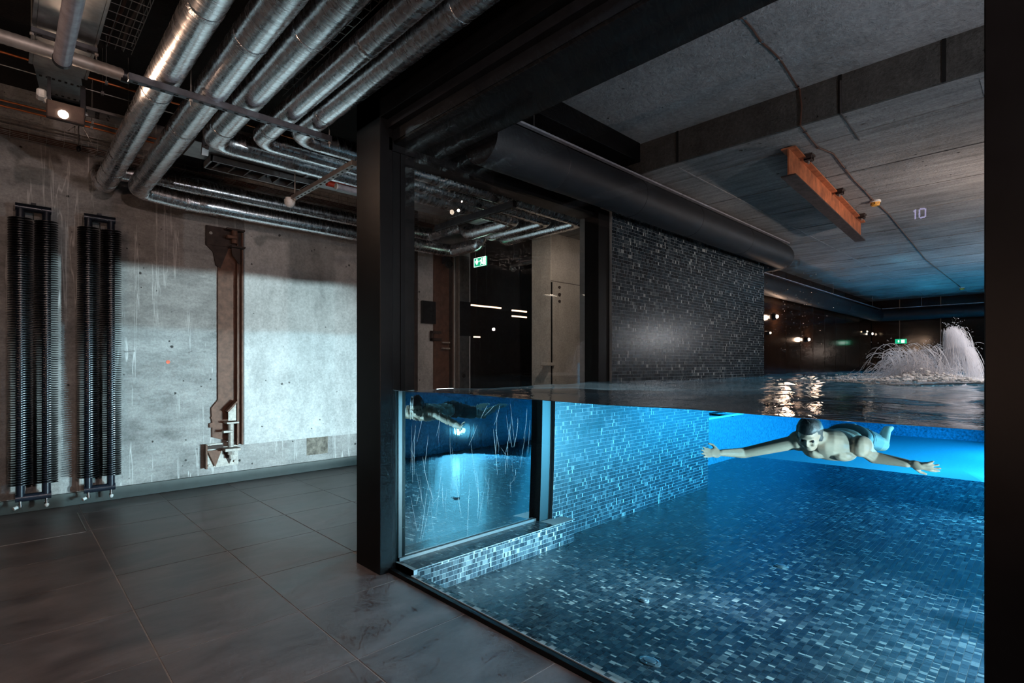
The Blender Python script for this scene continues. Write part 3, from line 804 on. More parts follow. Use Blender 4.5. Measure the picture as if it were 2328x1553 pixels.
t_ = thing('flood_lamp', (.31, 4.93, 3.30), 'lit warm flood lamp below the perforated duct end', 'lamp')
part('housing', MB().bevbox((.215, 4.90, 3.235), (.425, 4.945, 3.36), .006), 'rust_dark', t_)
part('lens', MB().lathe([(.030, 0), (.026, -.010), (.002, -.014)], (.305, 4.899, 3.275), 'y', 16), 'lamp_glow', t_, True)
part('yoke', MB().box((.40, 4.91, 3.30), (.43, 4.93, 3.52)).box((.22, 4.91, 3.34), (.24, 4.93, 3.52)), 'dark_steel', t_)
t_ = thing('white_sensor', (.235, 5.18, 3.43), 'small white plastic sensor beside the flood lamp', 'sensor')
part('body', MB().bevbox((.17, 5.10, 3.44), (.225, 5.20, 3.50), .012), 'white_plastic', t_)
part('lens', MB().ball((.235, 5.16, 3.445), .026, 10, 6), 'white_plastic', t_, True)
t_ = thing('slotted_panel', (.63, 5.9, 3.72), 'pale slotted metal panel between the duct and first foil pipe', 'panel')
part('sheet', MB().box((.47, 5.80, 3.70), (.84, 5.98, 3.72)), 'channel_pale', t_)
for k in range(6): part('slot', MB().box((.575 + .002 * k, 5.82 + k * .026, 3.697), (.605 + .002 * k, 5.828 + k * .026, 3.701)), 'slot_black', t_)
for k in range(4): part('hole', MB().box((.66 + .012 * (k % 2), 5.83 + k * .036, 3.697), (.672 + .012 * (k % 2), 5.842 + k * .036, 3.701)), 'slot_black', t_)
part('hanger', MB().cyl((.48, 5.89, 3.71), (.48, 5.89, 4.3), .004, 6).cyl((.82, 5.89, 3.71), (.82, 5.89, 4.3), .004, 6), 'wire_steel', t_)
t_ = thing('tube_lamp', (.208, 2.2, 3.0), 'long unlit diffuser tube hanging at the top left', 'lamp')
part('diffuser', MB().tube([(.208, -.5, 3.0), (.208, 3.40, 3.0)], .036, 20), 'tube_diffuser', t_, True)
part('end_cap', MB().tube([(.208, 3.395, 3.0), (.208, 3.42, 3.0), (.208, 3.428, 3.0)], [.0385, .0385, .03], 20), 'dark_steel', t_, True)
for y in (.4, 2.2): part('hanger', MB().cyl((.208, y, 3.034), (.208, y, 3.598), .004, 6), 'wire_steel', t_)
# braided hose across the ceiling
t_ = thing('braided_hose', (-.3, 4.48, 3.50), 'grey braided round hose crossing under the metal duct', 'hose')
m = MB(); pts = [Vector((-2.6 + k * .02, 4.47 + .05 * max(0, (k * .02 - 2.9)) , 3.50)) for k in range(161)]
part('hose', m.tube(pts, .040, 16, True, lambda i, j: .05 * (i % 2)), 'channel_pale', t_, True)
part('cuff', MB().tube([(.58, 4.49, 3.5), (.63, 4.49, 3.5)], .046, 16), 'dark_steel', t_, True)
# copper lines under the ceiling
for i, (y, z, lab) in enumerate(((5.63, 3.90, 'copper line under the ceiling nearest the metal duct'), (5.87, 3.90, 'second thin copper line under the ceiling'),
                                 (6.60, 3.88, 'upper one of two copper lines close to the cable tray'), (6.68, 3.86, 'lower one of two copper lines close to the cable tray'))):
    t_ = thing('copper_line', (0, y, z), lab, 'pipe', 'copper lines')
    part('tube', MB().cyl((-2.6, y, z), (4.6, y, z), .0095 if i != 1 else .005, 8), 'copper' if i != 1 else 'wire_steel', t_, True)
    for x in (-.4, .62, 2.0): part('clip', MB().box((x, y - .014, z - .014), (x + .02, y + .014, z + .014)).cyl((x + .01, y, z), (x + .01, y, 4.3), .003, 5), 'wire_steel', t_)
# wire cable tray along the wall
t_ = thing('cable_tray', (1.5, 7.1, 3.74), 'wire basket cable tray along the top of the concrete wall', 'cable tray')
for (y, z) in ((6.98, 3.74), (7.03, 3.74), (7.08, 3.74), (7.13, 3.74), (7.18, 3.74), (6.98, 3.80), (6.98, 3.865), (7.18, 3.865)):
    part('long_wire', MB().box((-2.4, y - .002, z - .002), (5.9, y + .002, z + .002)), 'wire_steel', t_)
cw = MB()
for a, b in (((6.98, 3.867), (6.98, 3.738)), ((6.98, 3.738), (7.18, 3.738)), ((7.18, 3.738), (7.18, 3.867))):
    cw.box((-.002, min(a[0], b[0]) - .002, min(a[1], b[1]) - .002), (.002, max(a[0], b[0]) + .002, max(a[1], b[1]) + .002))
cwm = MB(); cwm.v = [(x, y - 7.1, z - 3.74) for x, y, z in cw.v]; cwm.f = cw.f
cwme = cwm.mesh('cross_wire', 'wire_steel')
for k in range(62): put('cross_wire', cwme, t_, loc=(-2.35 + k * .133 - 1.5, 0, 0))
for i, (y, z, r_) in enumerate(((7.02, 3.757, .012), (7.06, 3.755, .010), (7.105, 3.757, .012), (7.15, 3.753, .009))):
    c_ = thing('tray_cable', (1.5, y, z), 'brown cable lying in the wire tray, ' + ('nearest the room', 'second from the room', 'second from the wall', 'nearest the wall')[i], 'cable', 'cables in the tray')
    part('sheath', MB().tube([(-2.4 + k * .4, y + .006 * math.sin(k * 1.7 + i), z) for k in range(21)], r_, 8), 'cable_brown', c_, True)
t_ = thing('tray_hanger', (.53, 6.95, 3.75), 'forked wire hanger holding the cable tray', 'hanger')
part('rod', MB().cyl((.55, 6.93, 3.70), (.55, 6.93, 4.0), .006, 8), 'wire_steel', t_)
part('fork', MB().tube([(.50, 6.93, 3.94), (.55, 6.93, 4.0), (.60, 6.93, 4.05)], .004, 6).tube([(.55, 6.93, 4.0), (.66, 6.97, 3.80)], .0025, 6), 'wire_steel', t_)
part('knob', MB().ball((.55, 6.93, 3.70), .02, 10, 6, (1, 1, 1.6)), 'rubber_dark', t_, True)
# two more wire trays running with the pipes, close under the ceiling
def tray_y(x0, x1, z, y0, y1, label, cables):
    t_ = thing('cable_tray', ((x0 + x1) / 2, y0, z), label, 'cable tray')
    for x in [x0 + (x1 - x0) * k / 4 for k in range(5)]:
        part('long_wire', MB().box((x - .002, y0, z - .002), (x + .002, y1, z + .002)), 'wire_steel', t_)
    for x in (x0, x1): part('long_wire', MB().box((x - .002, y0, z + .058), (x + .002, y1, z + .062)), 'wire_steel', t_)
    mm_ = MB().box((x0, -.002, -.002), (x1, .002, .002)).box((x0 - .002, -.002, 0), (x0 + .002, .002, .062)).box((x1 - .002, -.002, 0), (x1 + .002, .002, .062))
    mm_.v = [(x - (x0 + x1) / 2, y, q) for x, y, q in mm_.v]; cm_ = mm_.mesh('cross_wire', 'wire_steel')
    n_ = int((y1 - y0) / .11)
    for k in range(n_): put('cross_wire', cm_, t_, loc=(0, .05 + k * .11, 0))
    for y in (y0 + .6, y1 - .5): part('threaded_rod', MB().cyl((x0, y, z), (x0, y, 4.297), .004, 6).cyl((x1, y, z), (x1, y, 4.297), .004, 6), 'wire_steel', t_)
    for i, (f, mt, lb) in enumerate(cables):
        x = x0 + (x1 - x0) * f
        c_ = thing('tray_cable', (x, y0, z + .016), lb, 'cable', 'cables in the overhead trays')
        part('sheath', MB().tube([(x + .012 * math.sin(k * 1.3 + i), y0 + (y1 - y0) * k / 24, z + .016) for k in range(25)], .011, 7), mt, c_, True)
tray_y(1.38, 1.66, 3.72, .2, 4.45, 'wire cable tray above the fourth foil pipe', [(.2, 'red_paint', 'red cable in the tray above the fourth foil pipe'), (.5, 'cable_brown', 'brown cable in the tray above the fourth foil pipe'), (.8, 'cable_dark', 'dark cable in the tray above the fourth foil pipe')])
tray_y(.50, .70, 3.86, .6, 4.9, 'wire cable tray between the metal duct and first foil pipe', [(.3, 'cable_brown', 'brown cable in the tray beside the metal duct'), (.7, 'cable_dark', 'dark cable in the tray beside the metal duct')])
# red pipe piece and small tube lamp seen beside the post
t_ = thing('small_tube_lamp', (2.35, 4.55, 3.05), 'short white tube lamp half hidden by the black post', 'lamp')
a, b = onz(766, 424, 3.15), onz(840, 442, 3.15)
part('diffuser', MB().tube([a, b], .028, 14), 'tube_diffuser', t_, True)
part('end_cap', MB().tube([a - (b - a).normalized() * .012, a], .030, 14), 'white_plastic', t_, True)
part('hanger', MB().cyl(b, (b.x, b.y, 4.3), .004, 6), 'wire_steel', t_)
a, b = onz(743, 416, 3.3), onz(830, 438, 3.3)
t_ = thing('red_pipe', a, 'red painted pipe piece behind the short tube lamp', 'pipe')
part('tube', MB().tube([a, b], .03, 12), 'red_paint', t_, True)
part('hanger', MB().cyl(b, (b.x, b.y, 4.3), .004, 6), 'wire_steel', t_)

# ================================================================== radiators
PITCH = .02365
fm = MB(); n_ = 24; vs = []
for i in range(n_ + 1):
    a = 2 * PI * i / n_; z_ = PITCH * i / n_
    for (r_, dz) in ((.034, -.0060), (.093, -.0028), (.093, .0028), (.034, .0060)): vs.append((math.cos(a) * r_, math.sin(a) * r_, z_ + dz))
fm.add(vs, [(i * 4 + k, i * 4 + (k + 1) % 4, i * 4 + 4 + (k + 1) % 4, i * 4 + 4 + k) for i in range(n_) for k in range(4)])
fin_me = fm.mesh('fin', 'radiator_black', True)
def radiator(x1, x2, label):
    y = 7.13; t_ = thing('column_radiator', ((x1 + x2) / 2, y, .2), label, 'radiator', 'black finned wall radiators')
    cx = (x1 + x2) / 2
    for x in (x1, x2):
        tb = part('column', MB().cyl((x, y, .19), (x, y, 3.075), .036, 16), 'header_blue_black', t_, True)
        for k in range(112): put('fin', fin_me, t_, loc=(x - cx, 0, .30 + k * PITCH - .2))
    for z in (.178, 3.062):
        part('header', MB().cyl((x1 - .037, y, z), (x2 + .037, y, z), .038, 16), 'header_blue_black', t_, True)
        part('corner_seam', MB().cyl((x1 + .034, y, z), (x1 + .040, y, z), .0395, 16).cyl((x2 - .040, y, z), (x2 - .034, y, z), .0395, 16), 'header_blue_black', t_)
    for x, s in ((x1, -1), (x2, 1)):
        v_ = part('valve', MB().cyl((x, y - .01, .155), (x, y - .01, .115), .014, 10).cyl((x, y - .01, .115), (x, y - .01, .09), .020, 10), 'chrome', t_, True)
        if s < 0: part('cap', MB().cyl((x - .022, y - .02, .095), (x - .05, y - .035, .085), .017, 12), 'white_plastic', v_, True)
        else: part('cap', MB().ball((x + .002, y - .016, .082), .019, 10, 6, (1, 1, 1.3)), 'white_plastic', v_, True)
    part('wall_bracket', MB().box((cx - .02, y, 3.10), (cx + .02, 7.3, 3.12)).box((cx - .02, y, .14), (cx + .02, 7.3, .17)), 'dark_steel', t_)
    part('hook', MB().tube([(cx, y - .02, 3.01), (cx, y - .03, 2.95), (cx + .012, y - .03, 2.93), (cx + .02, y - .03, 2.95)], .005, 6), 'chrome', t_)
radiator(.119, .313, 'tall black finned radiator at the left edge')
radiator(.646, .838, 'tall black finned radiator nearer the rusty steel column')

# ================================================================== rusty steel column on the wall
t_ = thing('steel_wall_column', (2.05, 7.28, .25), 'rusty brown steel column with brackets and bolts on the concrete wall', 'column')
part('back_plate', MB().prism([(1.925, 3.18), (2.20, 3.18), (2.20, .48), (1.86, .60), (1.86, .72), (1.83, .72), (1.83, .77), (1.86, .78), (1.855, .82), (1.845, .84), (1.855, .86), (1.85, .96), (1.925, 1.06)], 'y', 7.272, 7.31), 'rust_brown', t_)
part('flange', MB().bevbox((2.125, 7.205, .48), (2.14, 7.28, 3.16), .002).bevbox((2.185, 7.225, .48), (2.205, 7.29, 3.20), .002), 'rust_brown', t_)
part('head_plate', MB().box((1.79, 7.258, 2.98), (2.20, 7.30, 3.215)), 'rust_dark', t_)
part('neck_plate', MB().prism([(1.79, 2.98), (2.05, 2.98), (1.95, 2.70), (1.90, 2.74), (1.87, 2.90)], 'y', 7.27, 7.30), 'rust_dark', t_)
part('shelf', MB().bevbox((2.035, 7.12, 2.965), (2.20, 7.27, 2.985), .002), 'rust_dark', t_)
part('shelf', MB().bevbox((1.99, 7.14, 3.18), (2.20, 7.27, 3.20), .002), 'rust_dark', t_)
part('gusset', MB().prism([(2.05, 2.96), (2.06, 2.87), (2.135, 2.77), (2.15, 2.77), (2.15, 2.96)], 'y', 7.17, 7.185), 'rust_dark', t_)
part('jack', MB().cyl((2.09, 7.19, 3.02), (2.09, 7.19, 3.19), .035, 14).bevbox((1.99, 7.13, 3.07), (2.11, 7.20, 3.11), .006), 'rust_brown', t_, True)
part('bolt', MB().cyl((1.835, 7.262, 3.12), (1.835, 7.235, 3.12), .019, 8), 'bolt_grey', t_)
part('gusset', MB().prism([(2.01, .93), (2.10, 1.02), (2.10, .80), (2.01, .80)], 'y', 7.16, 7.175), 'bolt_grey', t_, label='pale worn upper gusset')
part('gusset_edge', MB().prism([(1.99, .92), (2.105, 1.045), (2.12, 1.035), (2.01, .91)], 'y', 7.14, 7.27), 'rust_brown', t_)
part('shelf', MB().bevbox((1.985, 7.12, .765), (2.125, 7.27, .787), .002), 'bolt_grey', t_)
part('jack', MB().cyl((2.045, 7.18, .47), (2.045, 7.18, .77), .034, 16).bevbox((1.945, 7.12, .655), (2.055, 7.2, .685), .005), 'bolt_grey', t_, True)
part('shelf', MB().bevbox((1.96, 7.10, .425), (2.14, 7.27, .46), .003), 'bolt_grey', t_)
part('base_plate', MB().box((1.775, 7.268, .225), (2.155, 7.30, .52)), 'bolt_grey', t_)
part('side_fin', MB().box((1.772, 7.20, .225), (1.79, 7.30, .52)), 'rust_brown', t_)
part('gusset', MB().prism([(1.80, .44), (1.96, .44), (1.885, .235)], 'y', 7.235, 7.25), 'rust_brown', t_)
part('gusset', MB().prism([(1.975, .42), (2.12, .42), (2.05, .25)], 'y', 7.255, 7.269), 'rust_dark', t_)
part('nut', MB().cyl((2.045, 7.18, .425), (2.045, 7.18, .375), .040, 6).cyl((2.045, 7.18, .375), (2.045, 7.18, .325), .024, 12), 'bolt_grey', t_)
for (x, z) in ((1.82, .255), (2.115, .275), (1.81, .50), (1.83, .50)): part('bolt', MB().cyl((x, 7.27, z), (x, 7.245, z), .016, 6), 'bolt_grey', t_)
part('cross_bar', MB().box((1.79, 7.22, .46), (1.97, 7.27, .50)), 'rust_dark', t_)

# ================================================================== corridor beyond the side window
t_ = thing('wall_strip', (4.83, 7.29, 2), 'dark vertical strip on the pale wall behind the side window', 'strip')
part('strip', MB().box((4.79, 7.27, .14), (4.875, 7.29, 4.2)), 'rust_dark', t_)
t_ = thing('steel_wall_column', (5.4, 7.28, .2), 'brown steel column with bracket seen through the side window', 'column')
part('back_plate', MB().box((5.19, 7.255, .14), (5.60, 7.30, 3.35)), 'rust_brown', t_)
part('flange', MB().box((5.50, 7.18, .14), (5.52, 7.26, 3.35)), 'rust_dark', t_)
part('bracket', MB().box((5.10, 7.20, 2.02), (5.30, 7.25, 2.06)).box((5.10, 7.20, 1.90), (5.30, 7.25, 1.94)).box((5.10, 7.20, 1.90), (5.13, 7.25, 2.06)), 'rust_dark', t_)
part('bracket', MB().box((5.30, 7.17, 1.86), (5.46, 7.2, 1.885)).box((5.30, 7.17, 1.76), (5.46, 7.2, 1.785)), 'bolt_grey', t_)
part('notice_plate', MB().box((4.93, 7.22, 2.18), (5.20, 7.26, 2.55)), 'dark_steel', t_)
t_ = thing('steel_profile', (5.75, 7.2, .2), 'scratched steel profile with a round hole at the wall end', 'column')
part('profile', MB().box((5.66, 7.22, .14), (5.92, 7.29, 3.4)), 'galvanised', t_)
part('edge_strip', MB().box((5.645, 7.18, .14), (5.675, 7.24, 3.4)), 'channel_pale', t_)
part('hole', MB().cyl((5.80, 7.222, 1.30), (5.80, 7.216, 1.30), .035, 16), 'slot_black', t_)
part('cover_plate', MB().box((5.70, 7.20, 2.0), (5.93, 7.222, 2.6)), 'dark_steel', t_)
pi_ = thing('concrete_pillar', (6.3, 5.4, 0), 'pale concrete pillar in the corridor behind the side window', 'pillar')
part('shaft', MB().bevbox((5.82, 5.20, 0), (6.80, 5.60, 4.3), .008), 'pillar_concrete', pi_)
part('cast_joint', MB().box((5.815, 5.192, 2.735), (6.805, 5.20, 2.745)), 'channel_pale', pi_)
part('corner_strip', MB().box((5.817, 5.19, 0), (5.84, 5.2, 2.72)), 'slot_black', pi_)
part('bolt', MB().cyl((6.0, 5.2, 2.66), (6.0, 5.18, 2.66), .02, 8).cyl((6.0, 5.2, 2.55), (6.0, 5.18, 2.55), .024, 8).cyl((6.0, 5.2, 2.45), (6.0, 5.18, 2.45), .02, 8), 'rust_dark', pi_)
part('corbel', MB().bevbox((5.70, 5.16, 1.48), (5.86, 5.3, 1.53), .006), 'pillar_concrete', pi_)
# hanging exit sign
XS = 5.25
q0, q1 = onx(1077.5, 588, XS), onx(1105, 580, XS); zb = onx(1078.5, 608, XS).z
ya, yb = q0.y, q1.y; zt = q0.z
t_ = thing('exit_sign', (XS, (ya + yb) / 2, zb), 'lit green exit sign with white arrow and running figure', 'exit sign')
part('panel', MB().box((XS, yb, zb), (XS + .02, ya, zt)), 'sign_green', t_)
W_ = ya - yb; H_ = zt - zb
def sg(pts, name='mark'):   # pts in sign units, s from left (far Y) to right, t from bottom
    part(name, MB().prism([(ya - s * W_, zb + t * H_) for s, t in pts], 'x', XS - .003, XS - .001), 'sign_white', t_)
fb = .045
sg([(0, 0), (1, 0), (1, fb), (0, fb)], 'border'); sg([(0, 1 - fb), (1, 1 - fb), (1, 1), (0, 1)], 'border')
sg([(0, 0), (fb * .8, 0), (fb * .8, 1), (0, 1)], 'border'); sg([(1 - fb * .8, 0), (1, 0), (1, 1), (1 - fb * .8, 1)], 'border')
sg([(.20, .85), (.30, .85), (.30, .45), (.20, .45)], 'arrow'); sg([(.09, .62), (.25, .18), (.41, .62), (.33, .66), (.25, .46), (.17, .66)], 'arrow')
sg([(.74, .12), (.92, .12), (.92, .88), (.74, .88)], 'door')
sg([(.62, .78), (.68, .78), (.68, .88), (.62, .88)], 'figure'); sg([(.55, .72), (.66, .74), (.68, .46), (.58, .46)], 'figure')
sg([(.58, .48), (.66, .46), (.60, .14), (.53, .14)], 'figure'); sg([(.62, .48), (.69, .44), (.74, .24), (.69, .22)], 'figure'); sg([(.50, .66), (.57, .70), (.52, .50), (.47, .50)], 'figure')
part('hanger', MB().cyl((XS + .01, ya - .03, zt), (XS + .01, ya - .03, 4.3), .004, 6).cyl((XS + .01, yb + .03, zt), (XS + .01, yb + .03, 4.3), .004, 6), 'wire_steel', t_)
p = ony(1020, 600, 7.1)
t_ = thing('dome_camera', (p.x, 7.1, p.z), 'black dome camera beside the exit sign', 'camera')
part('dome', MB().ball(p, .075, 16, 10, (1, 1, 1)), 'lens_dark', t_, True)
part('mount', MB().bevbox((p.x - .03, 7.1, p.z + .02), (p.x + .05, 7.3, p.z + .14), .008), 'dark_steel', t_)
# dome on a rail farther back, small spots
t_ = thing('motion_sensor', (6.2, 7.9, 3.0), 'white dome sensor under a rail beside the pillar', 'sensor')
p = onx(1167, 612, 6.9); q = onx(1230, 592, 6.9)
part('dome', MB().ball(p, .055, 14, 8, (1, 1, .9)), 'white_plastic', t_, True)
part('rail_arm', MB().box((6.88, q.y - .2, p.z + .04), (6.92, p.y + .05, p.z + .09)), 'channel_pale', t_)
part('rod', MB().cyl((6.9, p.y, p.z + .06), (6.9, p.y, 4.3), .004, 6), 'wire_steel', t_)
# warm light bars in the dark room beyond the opening
for i, (u0, u1, v, yy) in enumerate(((1072, 1140, 694, 9.5), (1165, 1198, 706, 9.0), (1165, 1198, 719, 9.3), (1078, 1092, 765, 10.2))):
    a, b = ony(u0, v, yy), ony(u1, v + 2, yy)
    t_ = thing('light_bar', a, ('long dim warm light bar in the dark room beyond the exit sign', 'upper short warm light bar left of the pillar', 'lower short warm light bar left of the pillar', 'tiny warm light low in the dark room')[i], 'lamp', 'warm light bars')
    part('bar', MB().box((a.x, yy, min(a.z, b.z) - .012), (b.x, yy + .03, min(a.z, b.z) + .022)), 'bar_glow', t_)
    part('stem', MB().cyl(((a.x + b.x) / 2, yy + .02, a.z), ((a.x + b.x) / 2, yy + .02, 4.3), .005, 6), 'dark_steel', t_)
# numeral display on the wall behind the viewer (shows mirrored in the front glass)
t_ = thing('numeral_display', (-3.19, 1.05, 3.16), 'small violet illuminated number display', 'display')
def nd(*bs):
    m = MB()
    for (y0, y1, z0, z1) in bs: m.box((-3.186, 1.05 + (y0 - 1.05) * .55, 3.16 + (z0 - 3.16) * .62), (-3.179, 1.05 + (y1 - 1.05) * .55, 3.16 + (z1 - 3.16) * .62))
    return m
part('back_plate', MB().box((-3.2, .97, 3.09), (-3.187, 1.13, 3.23)), 'slot_black', t_)
# reads 10 when faced from the room
part('numeral_one', nd((1.115, 1.14, 3.07, 3.25), (1.14, 1.16, 3.20, 3.23)), 'led_violet', t_)
part('numeral_zero', nd((.955, .98, 3.09, 3.23), (1.05, 1.075, 3.09, 3.23), (.975, 1.055, 3.07, 3.095), (.975, 1.055, 3.225, 3.25)), 'led_violet', t_)

# ================================================================== pool hall fittings
def duct(path, r, label, rings):
    pts = fillet(path, .30, .12); t_ = thing('black_duct', pts[0], label, 'duct', 'black round ducts')
    rr = random.Random(4); wv = [rr.uniform(-.006, .006) for _ in pts]
    part('sleeve', MB().tube(pts, r, 28, True, lambda i, j: wv[i] + .004 * math.sin(3 * j + i)), 'duct_black', t_, True)
    for s in rings:
        i = max(1, min(len(pts) - 2, int(len(pts) * s))); d = (pts[i + 1] - pts[i - 1]).normalized(); c = pts[i]
        part('collar', MB().tube([c - d * .02, c - d * .014, c + d * .014, c + d * .02], [r * .99, r * 1.02, r * 1.02, r * .99], 28), 'duct_black', t_, True)
duct([(2.6, 3.03, 3.21), (9.02, 3.03, 3.21), (9.02, 3.95, 3.21)], .19, 'black insulated duct above the mosaic wall', [.12, .26, .42, .60, .82])
duct([(9.3, 3.76, 2.96), (18.85, 3.76, 2.96), (18.85, -1.1, 2.96)], .17, 'black insulated duct along the far end of the pool', [.2, .4, .55, .8])
def led(a, b, label, wires):
    a, b = Vector(a), Vector(b); t_ = thing('led_profile', (a + b) / 2, label, 'light profile', 'thin ceiling profiles')
    lo = Vector((min(a.x, b.x) - .018, min(a.y, b.y) - .018, a.z)); hi = Vector((max(a.x, b.x) + .018, max(a.y, b.y) + .018, a.z + .016))
    part('profile', MB().box(lo, hi), 'led_profile', t_)
    for s in wires:
        p = a.lerp(b, s); part('wire', MB().cyl((p.x, p.y, p.z), (p.x, p.y, 3.45 if p.x > 4.7 else 3.75), .003, 5), 'wire_steel', t_)
led((2.90, 2.935, 3.395), (8.85, 2.935, 3.395), 'thin pale profile above the near black duct', [.03, .33, .62, .93])
led((9.3, 3.66, 3.142), (18.7, 3.66, 3.142), 'thin pale profile along the far left duct', [.1, .5, .9])
led((18.72, 3.6, 3.142), (18.72, -1.0, 3.142), 'thin pale profile along the end wall duct', [.2, .8])
# rusty I beam under the ceiling
t_ = thing('i_beam', (6.7, 1.76, 3.2), 'rusty steel I-beam hung under the concrete ceiling', 'beam')
A, B = Vector((5.02, 1.665, 0)), Vector((8.38, 1.865, 0)); D = (B - A).normalized(); N = Vector((-D.y, D.x, 0))
def slab(w0, w1, z0, z1):
    vs = [A + N * w0, B + N * w0, B + N * w1, A + N * w1]
    return MB().add([(v.x, v.y, z0) for v in vs] + [(v.x, v.y, z1) for v in vs], [(3, 2, 1, 0), (4, 5, 6, 7), (0, 1, 5, 4), (1, 2, 6, 5), (2, 3, 7, 6), (3, 0, 4, 7)])
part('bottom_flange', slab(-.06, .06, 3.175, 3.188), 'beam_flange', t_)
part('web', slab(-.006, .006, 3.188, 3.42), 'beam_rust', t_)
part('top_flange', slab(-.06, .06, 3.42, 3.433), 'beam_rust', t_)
for s in (.11, .50, .89):
    c = A.lerp(B, s) - N * .075
    k = part('clamp', MB().box((c.x - .05, c.y - .045, 3.432), (c.x + .05, c.y + .03, 3.45)).box((c.x - .04, c.y - .035, 3.40), (c.x - .03, c.y + .03, 3.45)).box((c.x + .03, c.y - .035, 3.40), (c.x + .04, c.y + .03, 3.45)).box((c.x - .04, c.y - .03, 3.395), (c.x + .04, c.y + .03, 3.408)), 'rust_dark', t_)
    part('bolt', MB().cyl((c.x, c.y, 3.37), (c.x, c.y, 3.45), .009, 8), 'bolt_grey', k)
for i, (u, v) in enumerate(((1990, 462), (2187, 656))):
    p = onz(u, v, 3.42)
    t_ = thing('smoke_detector', (p.x, p.y, 3.45), ('yellow smoke detector beside the rusty beam', 'small yellow smoke detector far along the ceiling')[i], 'smoke detector', 'ceiling detectors')
    part('base', MB().lathe([(.055, 0), (.058, -.018), (.052, -.024)], (p.x, p.y, 3.45), 'z', 20), 'white_plastic', t_, True)
    part('body', MB().lathe([(.052, -.022), (.046, -.05), (.036, -.062), (.004, -.064)], (p.x, p.y, 3.45), 'z', 20), 'detector_yellow', t_, True)
    for k in range(8):
        a = k * PI / 4; part('vent', MB().box((p.x + math.cos(a) * .046 - .004, p.y + math.sin(a) * .046 - .004, 3.402), (p.x + math.cos(a) * .046 + .004, p.y + math.sin(a) * .046 + .004, 3.42)), 'slot_black', t_)
# detector cable clipped along slab, step and ceiling
cp = [onz(u, v, 3.742) for u, v in ((1660, 33), (1690, 42), (1712, 68), (1730, 95), (1750, 112), (1773, 134), (1797, 172), (1812, 196))]
cp += [Vector((4.664, 1.46, 3.74)), Vector((4.664, 1.445, 3.60)), Vector((4.664, 1.455, 3.445))]
cp += [onz(u, v, 3.442) for u, v in ((1830, 298), (1845, 318), (1860, 335), (1895, 350), (1920, 382), (1940, 408), (1965, 433), (1985, 455))]
cp += [Vector((8.2, 1.516, 3.442)), Vector((12.3, 1.70, 3.442)), Vector((17.6, 1.70, 3.442))]
t_ = thing('ceiling_cable', cp[0], 'thin cable clipped across the concrete ceiling to the detectors', 'cable')
part('sheath', MB().tube(cp, .007, 6), 'cable_brown', t_, True)
for i in (1, 3, 5, 7, 11, 13, 15, 17): part('clip', MB().box((cp[i].x - .012, cp[i].y - .016, cp[i].z - .006), (cp[i].x + .012, cp[i].y + .016, cp[i].z + .007)), 'chrome', t_)
cp = [onx(1911, 258, 4.664), Vector((4.664, onx(1911, 258, 4.664).y - .0, 3.447)), onz(1938, 296, 3.445), onz(1953, 318, 3.445)]
cp[0].z = 3.70
t_ = thing('ceiling_cable', cp[0], 'short dark cable down the ceiling step right of the long one', 'cable')
part('sheath', MB().tube(cp, .007, 6), 'cable_dark', t_, True)

# smoked glass panels round the far pool
wl = struct('wall_smoked_left', MB().box((8.77, 4.03, 1.27), (XE + .1, 4.1, 3.45)), 'slot_black', 'smoked brown glass wall along the far left of the pool', 'wall')
xs_ = [8.77, 10.4, 11.93, 12.84, 13.7, 14.6, 15.53, 16.42, 17.9, XE]
for a, b in zip(xs_, xs_[1:]):
    part('glass_panel', MB().box((a + .012, 4.0, 1.29), (b - .012, 4.03, 3.45)), 'smoked_panel', wl)
    part('joint_bead', MB().box((b - .012, 4.008, 1.29), (b + .012, 4.03, 3.45)), 'joint_pale', wl)
wf = struct('wall_smoked_far', MB().box((XE + .03, YO, 1.27), (XE + .1, 4.1, 3.45)), 'slot_black', 'smoked brown glass wall at the end of the pool', 'wall')
ys_ = [4.0, 3.29, 2.33, 1.377, .42, -.55, YO]
for a, b in zip(ys_, ys_[1:]):
    part('glass_panel', MB().box((XE, b + .012, 1.29), (XE + .03, a - .012, 3.45)), 'smoked_panel', wf)
    part('joint_bead', MB().box((XE + .008, b - .012, 1.29), (XE + .03, b + .012, 3.45)), 'joint_pale', wf)
struct('trim_ledge', MB().box((8.77, 3.86, 1.24), (XE, 4.02, 1.285)).box((XE - .12, YO, 1.24), (XE + .02, 3.86, 1.285)), 'rubber_dark', 'low dark ledge at the far pool edge', 'ledge')
for i, (u, v, r_) in enumerate(((1762, 720, .05), (1747, 757, .03), (1835, 772, .045), (1968, 754, .035), (1980, 759, .045))):
    p = ony(u, v, 3.97)
    lab = ('bright wall lamp just past the mosaic corner', 'dim wall lamp low beside the mosaic corner', 'wall lamp midway along the smoked glass', 'left of two small lamps far along the smoked glass', 'right of two small lamps far along the smoked glass')[i]
    t_ = thing('wall_lamp', p, lab, 'lamp', 'wall lamps by the smoked glass')
    part('cup', MB().lathe([(r_ * 1.2, .03), (r_ * 1.3, -.02), (r_ * 1.1, -.03)], p, 'y', 14), 'dark_steel', t_, True)
    part('bulb', MB().ball((p.x, p.y - .035, p.z), r_ * .7, 12, 8), 'lamp_glow' if r_ > .04 else 'lamp_glow_small', t_, True)
lamp('wall_lamp_glow', 'POINT', (11.3, 3.80, 2.47), 10, WARM, None, .05)
lamp('wall_lamp_glow', 'POINT', (13.3, 3.80, 2.08), 6, WARM, None, .05)
p = onx(2048, 776, XE - .03)
t_ = thing('exit_sign', p, 'tiny green exit sign on the far smoked glass', 'exit sign')
part('panel', MB().box((p.x, p.y - .14, p.z - .07), (p.x + .03, p.y + .14, p.z + .07)), 'sign_green', t_)
